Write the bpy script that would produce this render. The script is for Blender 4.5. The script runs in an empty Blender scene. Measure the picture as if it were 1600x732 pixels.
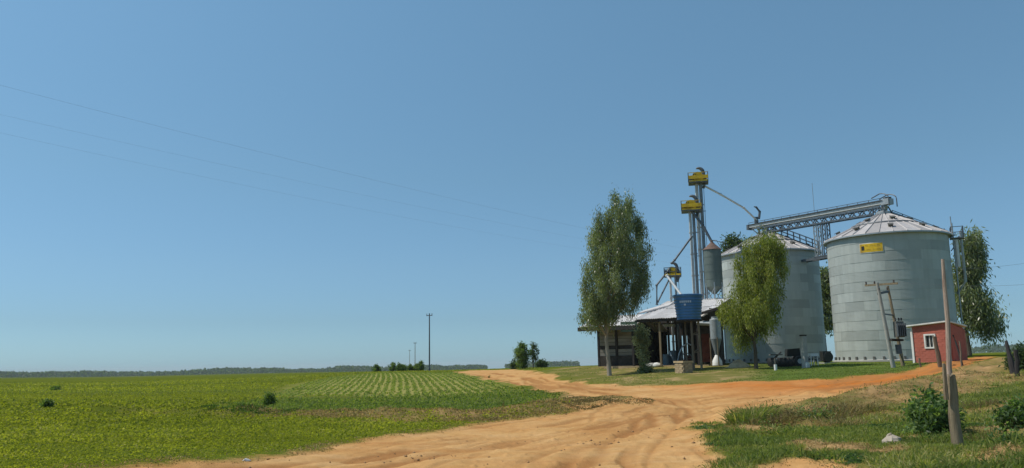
import bpy, math, random
import numpy as np
from mathutils import Vector, Matrix
random.seed(7)
rng = np.random.default_rng(7)
sc = bpy.context.scene
COL = sc.collection
R = math.radians

# ------------------------------------------------------------------ camera
CAM = np.array((0.0, 0.0, 2.2))
FPX = 1250.0
PITCH, ROLL = R(9.22), R(1.0)
Fv = np.array((0, math.cos(PITCH), math.sin(PITCH)))
Uq = np.array((0, -math.sin(PITCH), math.cos(PITCH)))
Xq = np.array((1.0, 0, 0))
Rv = math.cos(ROLL) * Xq - math.sin(ROLL) * Uq
Uv = math.sin(ROLL) * Xq + math.cos(ROLL) * Uq
cd = bpy.data.cameras.new('camera')
cd.sensor_width = 36.0
cd.lens = 36.0 * FPX / 1600.0
cd.clip_start, cd.clip_end = 0.1, 30000.0
cam = bpy.data.objects.new('camera', cd)
COL.objects.link(cam)
cam.matrix_world = Matrix(((Rv[0], Uv[0], -Fv[0], CAM[0]), (Rv[1], Uv[1], -Fv[1], CAM[1]),
                           (Rv[2], Uv[2], -Fv[2], CAM[2]), (0, 0, 0, 1)))
sc.camera = cam

# ------------------------------------------------------------------ sky and sun
SUN_AZ, SUN_EL = R(-84.0), R(55.0)          # azimuth measured from +Y towards +X
w = bpy.data.worlds.new('World')
sc.world = w
w.use_nodes = True
nt = w.node_tree
nt.nodes.clear()
sky = nt.nodes.new('ShaderNodeTexSky')
sky.sky_type = 'NISHITA'
sky.sun_disc = False
sky.sun_elevation = SUN_EL
sky.sun_rotation = SUN_AZ
sky.altitude = 100
sky.air_density = 1.0
sky.dust_density = 0.4
sky.ozone_density = 5.0
bg = nt.nodes.new('ShaderNodeBackground')
bg.inputs[1].default_value = 0.11
out = nt.nodes.new('ShaderNodeOutputWorld')
# clear, slightly cyan air: the same tint all round, by height above the horizon
wc = nt.nodes.new('ShaderNodeTexCoord')
sx = nt.nodes.new('ShaderNodeSeparateXYZ')
nt.links.new(wc.outputs['Generated'], sx.inputs[0])
cr = nt.nodes.new('ShaderNodeValToRGB')
STOPS = [(0.0, (.53, .85, 1.22)), (.054, (.55, .735, .905)), (.117, (.69, .84, .90)), (.228, (.85, 1.0, .925)), (.431, (1.11, 1.30, 1.12))]
while len(cr.color_ramp.elements) < len(STOPS):
    cr.color_ramp.elements.new(0.5)
for el, (p, c) in zip(cr.color_ramp.elements, STOPS):
    el.position = p; el.color = c + (1,)
nt.links.new(sx.outputs[2], cr.inputs[0])
mul = nt.nodes.new('ShaderNodeMix'); mul.data_type = 'RGBA'; mul.blend_type = 'MULTIPLY'; mul.inputs[0].default_value = 1.0
nt.links.new(sky.outputs[0], mul.inputs[6]); nt.links.new(cr.outputs[0], mul.inputs[7])
nt.links.new(mul.outputs[2], bg.inputs[0])
nt.links.new(bg.outputs[0], out.inputs[0])
sl = bpy.data.lights.new('sun', 'SUN')
sl.energy = 3.9
sl.angle = R(0.5)
sl.color = (1.0, 0.95, 0.86)
so = bpy.data.objects.new('sun', sl)
COL.objects.link(so)
sdir = Vector((math.sin(SUN_AZ) * math.cos(SUN_EL), math.cos(SUN_AZ) * math.cos(SUN_EL), math.sin(SUN_EL)))
so.rotation_euler = sdir.to_track_quat('Z', 'Y').to_euler()
so.location = (-60, 20, 90)
sc.view_settings.view_transform = 'Standard'
sc.view_settings.look = 'None'
sc.view_settings.exposure = 0.0
sc.view_settings.gamma = 1.0
sc.render.engine = 'CYCLES'
sc.cycles.max_bounces = 6
sc.cycles.transparent_max_bounces = 4

# ------------------------------------------------------------------ geometry of the view
def ray(px, py):
    return Fv + (px - 800.0) / FPX * Rv + (366.0 - py) / FPX * Uv

def pt(px, py, d):
    """point seen at a photo position, at horizontal distance d (m) from the camera"""
    v = ray(px, py)
    return CAM + v * (d / math.hypot(v[0], v[1]))

def az_of(px, py=570.0):
    v = ray(px, py)
    return math.atan2(v[0], v[1])

# ------------------------------------------------------------------ terrain
RS = [8, 14, 18, 25, 35, 48, 60, 75, 100, 130, 200, 400, 1000, 2500, 9000]
N_ = None
TAB = {   # photo row at which the ground lies, per column of azimuth and distance
    -250: [N_, N_, 741, 697, 666, 644, 633, 624, 613, 605, 597, 592, 590.5, 590, 589.8],
    0:    [N_, N_, 736, 693, 662, 640, 629, 620, 610, 602, 596, 592, 590.5, 590, 589.6],
    200:  [N_, N_, 732, 690, 660, 638, 627, 618, 607, 600, 594, 590, 588.5, 588, 587.8],
    400:  [N_, N_, 729, 687, 656, 636, 624, 614, 600, 592, 587, 585, 583.6, 583, 582.8],
    600:  [N_, N_, 726, 683, 652, 632, 620, 604, 589, 581.5, 580, 580, 580, 580, 580],
    750:  [N_, N_, 723, 680, 650, 628, 613, 599, 585, 578.5, 577.5, 577.5, 577.5, 577, 577],
    900:  [N_, N_, 720, 677, 645, 620, 598, 577, 572, 572, 573, 573, 572, 572, 572],
    1050: [N_, N_, 718, 674, 640, 610, 584, 570, 568, 569, 570, 570, 570, 570, 570],
    1200: [N_, N_, 715, 670, 635, 601, 578, 568, 567, 567, 567, 567, 567, 567, 567],
    1400: [N_, N_, 712, 665, 625, 594, 573, 565, 562, 562, 562, 561, 560, 560, 560],
    1500: [N_, N_, 709, 662, 619, 584, 564, 557, 556, 555, 555, 554, 553.5, 553, 553],
    1590: [N_, N_, 706, 658, 612, 578, 562, 556, 553.5, 553, 552, 551.5, 550.5, 550, 550],
    1850: [N_, N_, 700, 650, 604, 570, 556, 550, 547, 546.5, 546, 545.5, 545, 544, 544],
}
cols = sorted(TAB)
azc = [az_of(p) for p in cols]
zt = np.zeros((len(cols), len(RS)))
for i, p in enumerate(cols):
    for j, r in enumerate(RS):
        y = TAB[p][j]
        if y is None:
            continue
        zt[i, j] = pt(p, y, r)[2]
    zt[i, 1] = zt[i, 2] * 0.8
    zt[i, 0] = zt[i, 2] * 0.4
NA, NL = 720, 420
AZG = np.linspace(-math.pi, math.pi, NA + 1)
L0, L1 = math.log(4.0), math.log(9000.0)
LG = np.linspace(L0, L1, NL + 1)
tmp = np.array([np.interp(LG, np.log(RS), zt[i]) for i in range(len(cols))])
azx = [-math.pi] + [-1.2] + azc + [1.2, math.pi]
flat = np.interp(LG, np.log([8, 100, 1000, 9000]), [0, 0.5, 0.5, -5])
tmp = np.vstack([flat, flat, tmp, flat, flat])
ZG = np.array([np.interp(AZG, azx, tmp[:, j]) for j in range(NL + 1)]).T
def blur(a, k, axis):
    ker = np.hanning(k + 2)[1:-1]; ker /= ker.sum()
    pad = [(0, 0), (0, 0)]; pad[axis] = (k // 2, k // 2)
    b = np.pad(a, pad, mode='edge')
    return np.apply_along_axis(lambda v: np.convolve(v, ker, mode='valid'), axis, b)
ZG = blur(blur(ZG, 13, 0), 13, 1)

def hash2(ix, iy, s):
    h = (ix.astype(np.int64) * 374761393 + iy.astype(np.int64) * 668265263 + s * 974634777) & 0x7fffffff
    h = ((h ^ (h >> 13)) * 1274126177) & 0x7fffffff
    return ((h ^ (h >> 16)) & 0xffff) / 65535.0
def vnoise(x, y, s=0):
    x = np.asarray(x, float); y = np.asarray(y, float)
    ix, iy = np.floor(x), np.floor(y)
    fx, fy = x - ix, y - iy
    fx = fx * fx * (3 - 2 * fx); fy = fy * fy * (3 - 2 * fy)
    a = hash2(ix, iy, s); b = hash2(ix + 1, iy, s); c = hash2(ix, iy + 1, s); d = hash2(ix + 1, iy + 1, s)
    return (a * (1 - fx) + b * fx) * (1 - fy) + (c * (1 - fx) + d * fx) * fy
def fbm(x, y, s=0, o=3):
    t, a = 0, 1.0
    for k in range(o):
        t = t + a * (vnoise(x, y, s + k * 17) - 0.5); x = x * 2.03; y = y * 2.03; a *= 0.5
    return t

def base_z(X, Y):
    X = np.asarray(X, float); Y = np.asarray(Y, float)
    r = np.maximum(np.hypot(X, Y), 4.0)
    a = (np.arctan2(X, Y) + math.pi) / (2 * math.pi) * NA
    l = (np.log(r) - L0) / (L1 - L0) * NL
    i = np.clip(np.floor(a).astype(int), 0, NA - 1); j = np.clip(np.floor(l).astype(int), 0, NL - 1)
    fa = a - i; fl = np.clip(l - j, 0, 1)
    return (ZG[i, j] * (1 - fa) + ZG[i + 1, j] * fa) * (1 - fl) + (ZG[i, j + 1] * (1 - fa) + ZG[i + 1, j + 1] * fa) * fl

RM = np.exp(np.linspace(math.log(9), math.log(900), 1400))
def ground_at(px, py):
    v = ray(px, py)
    h = math.hypot(v[0], v[1])
    X, Y, Z = v[0] / h * RM, v[1] / h * RM, CAM[2] + v[2] / h * RM
    d = Z - base_z(X, Y)
    k = np.argmax(d < 0)
    if not (d < 0).any():
        k = len(RM) - 1
    return np.array((X[k], Y[k]))

def world_poly(pts):
    return np.array([ground_at(*p) for p in pts])
def sdf_poly(P, X, Y):
    """signed distance in metres, positive inside"""
    X = X.ravel(); Y = Y.ravel()
    best = np.full(X.shape, 1e18); inside = np.zeros(X.shape, bool)
    n = len(P)
    for i in range(n):
        a, b = P[i], P[(i + 1) % n]
        ex, ey = b - a
        L = ex * ex + ey * ey + 1e-12
        t = np.clip(((X - a[0]) * ex + (Y - a[1]) * ey) / L, 0, 1)
        dx = X - a[0] - t * ex; dy = Y - a[1] - t * ey
        best = np.minimum(best, dx * dx + dy * dy)
        c = ((a[1] > Y) != (b[1] > Y))
        if abs(ey) > 1e-12:
            inside ^= c & (X < (b[0] - a[0]) * (Y - a[1]) / ey + a[0])
    return np.where(inside, 1, -1) * np.sqrt(best)
def dist_line(P, X, Y):
    best = np.full(X.shape, 1e18)
    for i in range(len(P) - 1):
        a, b = P[i], P[i + 1]
        ex, ey = b - a
        L = ex * ex + ey * ey + 1e-12
        t = np.clip(((X - a[0]) * ex + (Y - a[1]) * ey) / L, 0, 1)
        best = np.minimum(best, (X - a[0] - t * ex) ** 2 + (Y - a[1] - t * ey) ** 2)
    return np.sqrt(best)

ROAD = world_poly([(120, 745), (385, 714), (550, 691), (700, 668), (790, 658), (860, 650), (895, 641), (945, 632), (975, 629),
                   (940, 622), (900, 617), (860, 612), (810, 602), (765, 594), (735, 588), (712, 581.5), (730, 579), (800, 577.5),
                   (840, 580), (862, 588), (890, 597), (960, 601), (1060, 603), (1150, 599), (1200, 597), (1300, 593),
                   (1380, 586), (1440, 576), (1490, 563), (1530, 557), (1565, 558), (1540, 566), (1490, 579), (1440, 591), (1400, 602), (1340, 612),
                   (1280, 628), (1200, 640), (1145, 648), (1135, 660), (1090, 668), (1100, 678), (1118, 690), (1122, 705), (1118, 745)])
ROAD = np.vstack([ROAD, [[4.5, 8.5], [2.0, -6.0], [-14.0, -6.0], [-14.0, 12.0]]])
ORANGE = world_poly([(1080, 600), (1150, 599), (1200, 597), (1300, 593), (1380, 586), (1440, 576), (1490, 563), (1530, 557), (1565, 558),
                     (1560, 570), (1500, 582), (1440, 593), (1380, 601), (1300, 610), (1200, 612)])
LAWN = world_poly([(1150, 597), (1175, 582), (1180, 571), (1300, 567), (1420, 566), (1500, 557), (1490, 563), (1440, 576), (1380, 585), (1300, 592), (1220, 596)])
YARD = world_poly([(845, 580), (880, 575), (1000, 571), (1170, 570), (1180, 582), (1155, 597), (1060, 602), (960, 600), (890, 596)])
CROP = world_poly([(440, 619), (470, 602), (540, 588), (600, 583), (716, 583), (760, 595), (790, 606), (770, 617), (640, 619)])
DARKF = world_poly([(330, 640), (420, 622), (560, 618), (760, 610), (830, 607), (905, 619), (900, 632), (800, 643), (600, 646), (440, 646)])
DRYB = world_poly([(1120, 668), (1150, 648), (1210, 638), (1290, 627), (1350, 611), (1410, 601), (1490, 581), (1560, 562), (1610, 560), (1610, 592), (1540, 612), (1470, 622), (1400, 645), (1300, 668), (1200, 672)])
ISLE = world_poly([(868, 613), (905, 614), (950, 620), (1010, 627), (1012, 632), (950, 634), (905, 643), (870, 640)])
BUND = world_poly([(150, 640), (430, 645), (620, 648), (760, 644), (890, 634), (930, 632), (860, 649), (760, 658), (640, 658), (430, 652)])
SANDP = world_poly([(1195, 725), (1240, 718), (1300, 722), (1330, 732), (1200, 740)])
TRACKS = [world_poly(t) for t in (
    [(360, 732), (560, 705), (720, 680), (900, 655), (1040, 634), (1180, 620), (1330, 603), (1450, 583), (1530, 562)],
    [(560, 732), (700, 705), (820, 684), (980, 656), (1100, 638), (1230, 626), (1360, 604), (1470, 583), (1545, 562)],
    [(770, 582), (840, 596), (930, 610), (1010, 620), (1070, 632), (1060, 660), (1020, 700), (1000, 740)],
    [(740, 584), (800, 598), (880, 612), (960, 622), (1030, 632), (1000, 662), (930, 700), (880, 740)],
    [(600, 715), (635, 704)], [(560, 712), (640, 700)],
    [(900, 604), (1000, 609), (1150, 606), (1350, 596)])]

def masks(X, Y):
    X = np.asarray(X, float); Y = np.asarray(Y, float)
    sh = X.shape; X = X.ravel(); Y = Y.ravel()
    m = {}
    r = np.hypot(X, Y)
    wob = fbm(X * 0.55, Y * 0.55, 3) * (0.5 + r * 0.012) + fbm(X * 2.1, Y * 2.1, 9) * 0.35
    m['road'] = sdf_poly(ROAD, X, Y) + wob
    m['road'] = np.maximum(m['road'], sdf_poly(SANDP, X, Y) + wob * 0.8)
    def soft(P, wd, am=1.0):
        s = sdf_poly(P, X, Y) + wob * am
        return np.clip(s / wd * 0.5 + 0.5, 0, 1)
    m['orange'] = soft(ORANGE, 3.0, 1.5)
    m['lawn'] = soft(LAWN, 1.5)
    m['yard'] = soft(YARD, 2.0)
    m['crop'] = soft(CROP, 3.0)
    m['darkf'] = soft(DARKF, 6.0, 2.0)
    m['dry'] = np.maximum(soft(DRYB, 2.5, 2.0), np.maximum(soft(BUND, 3.0, 2.5) * 0.85, np.maximum(soft(SANDP, 0.8, 1.0), soft(ISLE, 1.2, 1.0))))
    bank = np.clip((vnoise(X * 0.42, Y * 0.42, 201) * 0.7 + vnoise(X * 1.3, Y * 1.3, 202) * 0.4 - 0.60) * 5, 0, 0.9) * (np.arctan2(X, Y) > R(10)) * np.clip((50 - r) / 6, 0, 1)
    m['dry'] = np.maximum(m['dry'], bank)
    rut = np.zeros_like(X)
    for k, T in enumerate(TRACKS):
        d = dist_line(T, X, Y) + fbm(X * 0.3, Y * 0.3, 31 + k) * 0.8
        rut = np.maximum(rut, np.exp(-((d / 0.28) ** 2)) * (0.7 + 1.3 * (vnoise(X * 0.35, Y * 0.35, 50 + k) - 0.3)))
    for k, T in enumerate((TRACKS[0], TRACKS[1], TRACKS[2], TRACKS[3])):
        d = dist_line(T, X, Y) + fbm(X * 0.2, Y * 0.2, 131 + k) * 1.2
        s = vnoise(d * 3.4 + 40, (X + Y) * 0.10, 140 + k)
        rut = np.maximum(rut, np.clip((s - 0.55) * 3.5, 0, 0.85) * np.exp(-(d / 3.2) ** 2) * np.clip(vnoise(X * 0.22, Y * 0.22, 150 + k) * 1.8 - 0.2, 0.1, 1))
    m['rut'] = np.clip(rut, 0, 1) * (m['road'] > 0)
    return {k: v.reshape(sh) for k, v in m.items()}

BERM = world_poly([(1150, 655), (1230, 645), (1330, 630), (1420, 610), (1500, 588), (1600, 566)])
BERM2 = world_poly([(905, 622), (950, 627), (1000, 628)])
BUNDL = world_poly([(150, 645), (430, 649), (620, 653), (760, 651), (860, 642), (930, 632)])
def fine_z(X, Y, m=None):
    r = np.hypot(X, Y)
    fade = np.clip((140 - r) / 80, 0, 1)
    z = fbm(X * 0.25, Y * 0.25, 5) * 0.16 * fade
    z += fbm(X * 1.3, Y * 1.3, 6) * 0.035 * fade
    db = dist_line(BERM, X.ravel(), Y.ravel()).reshape(X.shape)
    z += np.exp(-(db / 1.3) ** 2) * (0.22 + 0.25 * fbm(X * 0.7, Y * 0.7, 8))
    db = dist_line(BERM2, X.ravel(), Y.ravel()).reshape(X.shape)
    z += np.exp(-(db / 0.8) ** 2) * 0.16
    db = dist_line(BUNDL, X.ravel(), Y.ravel()).reshape(X.shape)
    z += np.exp(-(db / 1.4) ** 2) * (0.20 + 0.3 * fbm(X * 0.6, Y * 0.6, 18)) * np.clip((X + 30) / 12, 0.2, 1)
    if m is not None:
        onr = np.clip(m['road'] / 0.6, 0, 1)
        z -= onr * 0.05
        z -= m['rut'] * 0.07
        z += onr * fbm(X * 3.1, Y * 3.1, 40) * 0.03 * fade
        z += m['dry'] * fbm(X * 0.9, Y * 0.9, 41, 4) * 0.30 * fade * (X > 6)
        z += onr * np.clip(vnoise(X * 4.5, Y * 4.5, 44) - 0.72, 0, 1) * 0.20 * fade * np.clip(vnoise(X * 0.4, Y * 0.4, 45) * 2 - 0.7, 0, 1)
    return z
def gz(X, Y):
    X = np.atleast_1d(np.asarray(X, float)); Y = np.atleast_1d(np.asarray(Y, float))
    return base_z(X, Y) + fine_z(X, Y, masks(X, Y))
def gz1(x, y):
    return float(gz([x], [y])[0])

# ------------------------------------------------------------------ materials
class NB:
    def __init__(s, name):
        s.m = bpy.data.materials.new(name); s.m.use_nodes = True
        s.t = s.m.node_tree; s.t.nodes.clear()
        s.out = s.n('ShaderNodeOutputMaterial')
    def n(s, ty, **kw):
        x = s.t.nodes.new(ty)
        for k, v in kw.items(): setattr(x, k, v)
        return x
    def put(s, sock, v):
        if hasattr(v, 'is_output'): s.t.links.new(v, sock)
        elif isinstance(v, (tuple, list)): sock.default_value = tuple(v) + (1,) * (4 - len(v)) if len(sock.default_value) == 4 else v
        else: sock.default_value = v
    def math(s, op, a, b=0.5, clamp=False):
        x = s.n('ShaderNodeMath', operation=op, use_clamp=clamp); s.put(x.inputs[0], a); s.put(x.inputs[1], b); return x.outputs[0]
    def mix(s, f, a, b, mode='MIX'):
        x = s.n('ShaderNodeMix', data_type='RGBA', blend_type=mode)
        s.put(x.inputs[0], f); s.put(x.inputs[6], a); s.put(x.inputs[7], b); return x.outputs[2]
    def noise(s, scale, detail=3, rough=0.55, vec=None, dist=0.0):
        x = s.n('ShaderNodeTexNoise'); x.inputs['Scale'].default_value = scale; x.inputs['Detail'].default_value = detail
        x.inputs['Roughness'].default_value = rough; x.inputs['Distortion'].default_value = dist
        if vec is not None: s.put(x.inputs['Vector'], vec)
        return x.outputs['Fac']
    def ramp(s, f, stops):
        x = s.n('ShaderNodeValToRGB'); e = x.color_ramp.elements
        while len(e) < len(stops): e.new(0.5)
        for el, (p, c) in zip(e, stops):
            el.position = p; el.color = (c, c, c, 1) if isinstance(c, (int, float)) else tuple(c) + (1,)
        s.put(x.inputs[0], f); return x.outputs[0]
    def rng(s, f, a, b, c=0.0, d=1.0):
        x = s.n('ShaderNodeMapRange'); s.put(x.inputs[0], f)
        for k, v in zip((1, 2, 3, 4), (a, b, c, d)): x.inputs[k].default_value = v
        return x.outputs[0]
    def attr(s, name):
        return s.n('ShaderNodeAttribute', attribute_name=name).outputs['Fac']
    def coord(s, which='Object'):
        return s.n('ShaderNodeTexCoord').outputs[which]
    def mapv(s, v, scale):
        x = s.n('ShaderNodeMapping'); s.put(x.inputs['Vector'], v); x.inputs['Scale'].default_value = scale; return x.outputs[0]
    def pos(s):
        return s.n('ShaderNodeNewGeometry').outputs['Position']
    def bump(s, h, strength=0.3, dist=0.05):
        x = s.n('ShaderNodeBump'); x.inputs['Strength'].default_value = strength; x.inputs['Distance'].default_value = dist
        s.put(x.inputs['Height'], h); return x.outputs[0]
    def bsdf(s, col, rough=0.6, metal=0.0, spec=0.4, nrm=None):
        x = s.n('ShaderNodeBsdfPrincipled'); s.put(x.inputs['Base Color'], col); s.put(x.inputs['Roughness'], rough)
        s.put(x.inputs['Metallic'], metal); x.inputs['Specular IOR Level'].default_value = spec
        if nrm is not None: s.put(x.inputs['Normal'], nrm)
        return x
    def done(s, sh):
        s.t.links.new(sh.outputs[0], s.out.inputs[0]); return s.m

def simple(name, col, rough=0.6, metal=0.0, var=0.25, scale=3.0, spec=0.4, bump=0.0, rand=0.0, stretch=(1, 1, 1), dirt=None):
    b = NB(name)
    v = b.mapv(b.coord(), stretch)
    n = b.noise(scale, 5, 0.6, v)
    dk = tuple(c * (1 - var) for c in col); lt = tuple(min(1, c * (1 + var)) for c in col)
    c = b.ramp(n, [(0.25, dk), (0.75, lt)])
    if dirt:
        c = b.mix(b.rng(b.noise(scale * 0.35, 4, 0.6, v), 0.48, 0.72), c, dirt)
    if rand:
        o = b.n('ShaderNodeObjectInfo').outputs['Random']
        c = b.mix(1.0, c, b.ramp(o, [(0, 1 - rand), (1, 1 + rand)]), 'MULTIPLY') if rand < 0.0 else b.mix(b.math('MULTIPLY', o, rand), c, dk)
    nr = b.bump(b.noise(scale * 6, 4, 0.6, v), bump, 0.03) if bump else None
    return b.done(b.bsdf(c, rough, metal, spec, nr))

def galv(name, col, dark, rough=0.42, metal=0.45, stain=0.5):
    b = NB(name)
    o = b.n('ShaderNodeObjectInfo').outputs['Random']
    v = b.coord()
    sheet = b.ramp(o, [(0.0, tuple(c * 0.74 for c in col)), (0.35, tuple(c * 0.95 for c in col)), (0.6, col), (0.85, tuple(c * 1.14 for c in col)), (1.0, tuple(c * 0.84 for c in col))])
    streak = b.noise(1.0, 5, 0.65, b.mapv(b.pos(), (2.2, 2.2, 0.25)))
    c = b.mix(b.rng(streak, 0.45, 0.75, 0, stain), sheet, dark)
    blot = b.noise(0.9, 4, 0.6, b.pos())
    c = b.mix(b.rng(blot, 0.5, 0.75, 0, 0.35), c, tuple(x * 1.2 for x in col))
    wv = b.n('ShaderNodeTexWave', wave_type='BANDS', bands_direction='Z'); wv.inputs['Scale'].default_value = 3.0
    b.put(wv.inputs['Vector'], b.pos())
    nr = b.bump(wv.outputs['Fac'], 0.25, 0.012)
    return b.done(b.bsdf(c, b.rng(blot, 0.3, 0.7, rough - 0.06, rough + 0.12), metal, 0.5, nr))

M = {}
M['silo'] = galv('galvanized_wall_sheet', (0.40, 0.425, 0.395), (0.29, 0.31, 0.28), 0.5, 0.12)
M['silo_roof'] = galv('galvanized_roof_sheet', (0.46, 0.43, 0.415), (0.33, 0.29, 0.27), 0.6, 0.1, 0.7)
M['shed_roof'] = galv('old_zinc_roof_sheet', (0.70, 0.67, 0.65), (0.46, 0.41, 0.38), 0.65, 0.0, 0.7)
M['steel'] = simple('galvanized_steel', (0.36, 0.39, 0.40), 0.45, 0.4, 0.2)
M['steel_dark'] = simple('weathered_dark_steel', (0.10, 0.115, 0.13), 0.55, 0.3, 0.3)
M['steel_trunk'] = simple('galvanized_trunking', (0.46, 0.47, 0.46), 0.5, 0.2, 0.2)
M['steel_shaded'] = simple('shaded_trunking', (0.20, 0.235, 0.26), 0.5, 0.3, 0.25)  # darker copy of the trunking, shade put into its colour
M['steel_light'] = simple('bright_zinc_pipe', (0.62, 0.63, 0.62), 0.45, 0.2, 0.12)
M['yellow'] = simple('yellow_machine_paint', (0.72, 0.46, 0.015), 0.5, 0.0, 0.18, dirt=(0.40, 0.24, 0.03))
M['vent'] = simple('roof_vent_metal', (0.13, 0.125, 0.11), 0.6, 0.2, 0.3)
M['tank'] = simple('blue_tank_plastic', (0.055, 0.185, 0.42), 0.42, 0, 0.12, 2.0, 0.5, dirt=(0.08, 0.20, 0.38))
M['tank_pale'] = simple('pale_blue_mark', (0.50, 0.60, 0.75), 0.5, 0, 0.1)
M['wood'] = simple('weathered_timber', (0.20, 0.155, 0.11), 0.85, 0, 0.4, 20, 0.2, 0.5, 0.5, (1, 1, 0.12))
M['post_pale'] = simple('grey_sunbleached_post', (0.30, 0.24, 0.155), 0.9, 0, 0.45, 22, 0.2, 0.6, 0.3, (1, 1, 0.10), (0.13, 0.085, 0.05))
M['post_pink'] = simple('peeled_pole_wood', (0.46, 0.355, 0.28), 0.8, 0, 0.4, 22, 0.25, 0.4, 0.2, (1, 1, 0.08), (0.20, 0.12, 0.085))
M['wood_dark'] = simple('dark_stained_timber', (0.045, 0.04, 0.038), 0.8, 0, 0.35, 5, 0.2, 0.3, 0.4, (1, 1, 0.2))
M['board'] = simple('grey_wall_boards', (0.27, 0.25, 0.215), 0.85, 0, 0.3, 4, 0.2, 0.3, 0.6, (0.3, 1, 1), (0.16, 0.13, 0.10))
M['shade_wall'] = simple('shaded_wall_boards', (0.06, 0.052, 0.045), 0.9, 0, 0.4, 3, 0.1)  # shade inside the shed put into the board colour
M['rust'] = simple('rusty_red_sheet', (0.15, 0.045, 0.028), 0.8, 0.1, 0.4, 2.5, 0.2, 0.3, 0.3)
M['brick_red'] = simple('red_painted_brick', (0.46, 0.135, 0.095), 0.85, 0, 0.22, 3, 0.2, 0.3, 0.5, dirt=(0.38, 0.125, 0.09))
M['mortar'] = simple('red_wall_mortar', (0.43, 0.14, 0.10), 0.9, 0, 0.2)
M['white'] = simple('white_paint', (0.74, 0.73, 0.69), 0.6, 0, 0.1, dirt=(0.5, 0.46, 0.40))
M['concrete'] = simple('bare_concrete', (0.36, 0.35, 0.32), 0.9, 0, 0.2, 2, 0.2, 0.3)
M['tan_brick'] = simple('tan_brick', (0.42, 0.31, 0.19), 0.9, 0, 0.3, 4, 0.2, 0.3, 0.5)
M['glass'] = simple('dark_window_glass', (0.02, 0.022, 0.024), 0.08, 0, 0.1, 1, 0.6)
M['black'] = simple('black_rubber_and_paint', (0.02, 0.021, 0.02), 0.55, 0, 0.3)
M['green_paint'] = simple('faded_green_paint', (0.075, 0.12, 0.09), 0.6, 0.1, 0.3)
M['bluegrey'] = simple('blue_grey_drum', (0.10, 0.16, 0.21), 0.5, 0.1, 0.2)
M['porcelain'] = simple('brown_porcelain', (0.06, 0.045, 0.04), 0.35, 0, 0.2)
M['rock'] = simple('pale_rock', (0.40, 0.34, 0.27), 0.9, 0, 0.3, 3, 0.2, 0.6)
M['soil'] = simple('pale_heaped_soil', (0.46, 0.34, 0.20), 0.95, 0, 0.25, 3, 0.1, 0.6)
M['bark_pale'] = simple('pale_eucalypt_bark', (0.34, 0.28, 0.215), 0.85, 0, 0.4, 4, 0.2, 0.4, 0, (1, 1, 0.25))
M['bark_dark'] = simple('dark_bark', (0.10, 0.08, 0.06), 0.9, 0, 0.4, 4, 0.2, 0.4, 0, (1, 1, 0.25))
M['twig'] = simple('dry_stems', (0.26, 0.19, 0.12), 0.9, 0, 0.35, 8, 0.1)
M['wire'] = simple('aluminium_wire', (0.22, 0.23, 0.24), 0.5, 0.3, 0.1)

def foliage(name, stops, transl=0.3, rough=0.55, spec=0.35, tcol=None, gain=2.1):
    b = NB(name)
    stops = [(p_, tuple(min(0.6, k * gain) for k in c_)) for p_, c_ in stops]
    transl = 0.5
    spec = spec * 0.6
    c = b.ramp(b.attr('var'), stops)
    p = b.bsdf(c, rough, 0, spec)
    t = b.n('ShaderNodeBsdfTranslucent')
    b.put(t.inputs[0], b.mix(1.0, c, tcol or (1.25, 1.35, 0.5), 'MULTIPLY'))
    mx = b.n('ShaderNodeMixShader'); mx.inputs[0].default_value = transl
    b.t.links.new(p.outputs[0], mx.inputs[1]); b.t.links.new(t.outputs[0], mx.inputs[2])
    return b.done(mx)
M['euc'] = foliage('eucalypt_leaves', [(0, (0.026, 0.036, 0.015)), (0.4, (0.055, 0.066, 0.024)), (0.7, (0.085, 0.100, 0.048)), (0.9, (0.11, 0.128, 0.082)), (1, (0.145, 0.16, 0.13))], 0.28, 0.36, 1.2, (1.2, 1.25, 0.6), 2.9)  # grey upper stops paint the leaf sheen into the colour
M['sapling'] = foliage('greyish_sapling_leaves', [(0, (0.05, 0.055, 0.028)), (0.5, (0.10, 0.105, 0.055)), (1, (0.20, 0.20, 0.12))], 0.3, 0.5, 0.4, (1.1, 1.1, 0.7), 3.0)
M['euc_light'] = foliage('light_drooping_leaves', [(0, (0.036, 0.046, 0.010)), (0.5, (0.085, 0.098, 0.020)), (1, (0.15, 0.155, 0.05))], 0.35, 0.5, 0.4, None, 2.7)
M['leaf_mid'] = foliage('mid_green_leaves', [(0, (0.025, 0.045, 0.012)), (0.5, (0.055, 0.085, 0.022)), (1, (0.105, 0.14, 0.04))], 0.3)
M['leaf_far'] = foliage('distant_tree_leaves', [(0, (0.028, 0.045, 0.025)), (0.5, (0.045, 0.065, 0.034)), (1, (0.07, 0.10, 0.045))], 0.2, gain=1.6)
M['leaf_bush'] = foliage('fresh_bush_leaves', [(0, (0.018, 0.034, 0.013)), (0.5, (0.042, 0.070, 0.026)), (1, (0.13, 0.17, 0.06))], 0.3, 0.45, 0.35, None, 2.4)
M['field'] = foliage('field_leaves', [(0, (0.070, 0.078, 0.012)), (0.5, (0.135, 0.138, 0.020)), (0.9, (0.180, 0.178, 0.030)), (1, (0.26, 0.22, 0.10))], 0.3, 0.6, 0.25)
M['cropleaf'] = foliage('crop_leaves', [(0, (0.066, 0.088, 0.020)), (0.5, (0.110, 0.132, 0.036)), (1, (0.16, 0.18, 0.06))], 0.3, 0.6, 0.25)
M['grass'] = foliage('verge_grass_blades', [(0, (0.055, 0.072, 0.022)), (0.45, (0.100, 0.118, 0.034)), (0.75, (0.145, 0.152, 0.046)), (0.9, (0.24, 0.19, 0.09)), (1, (0.32, 0.25, 0.13))], 0.3, 0.6, 0.25)
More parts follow.
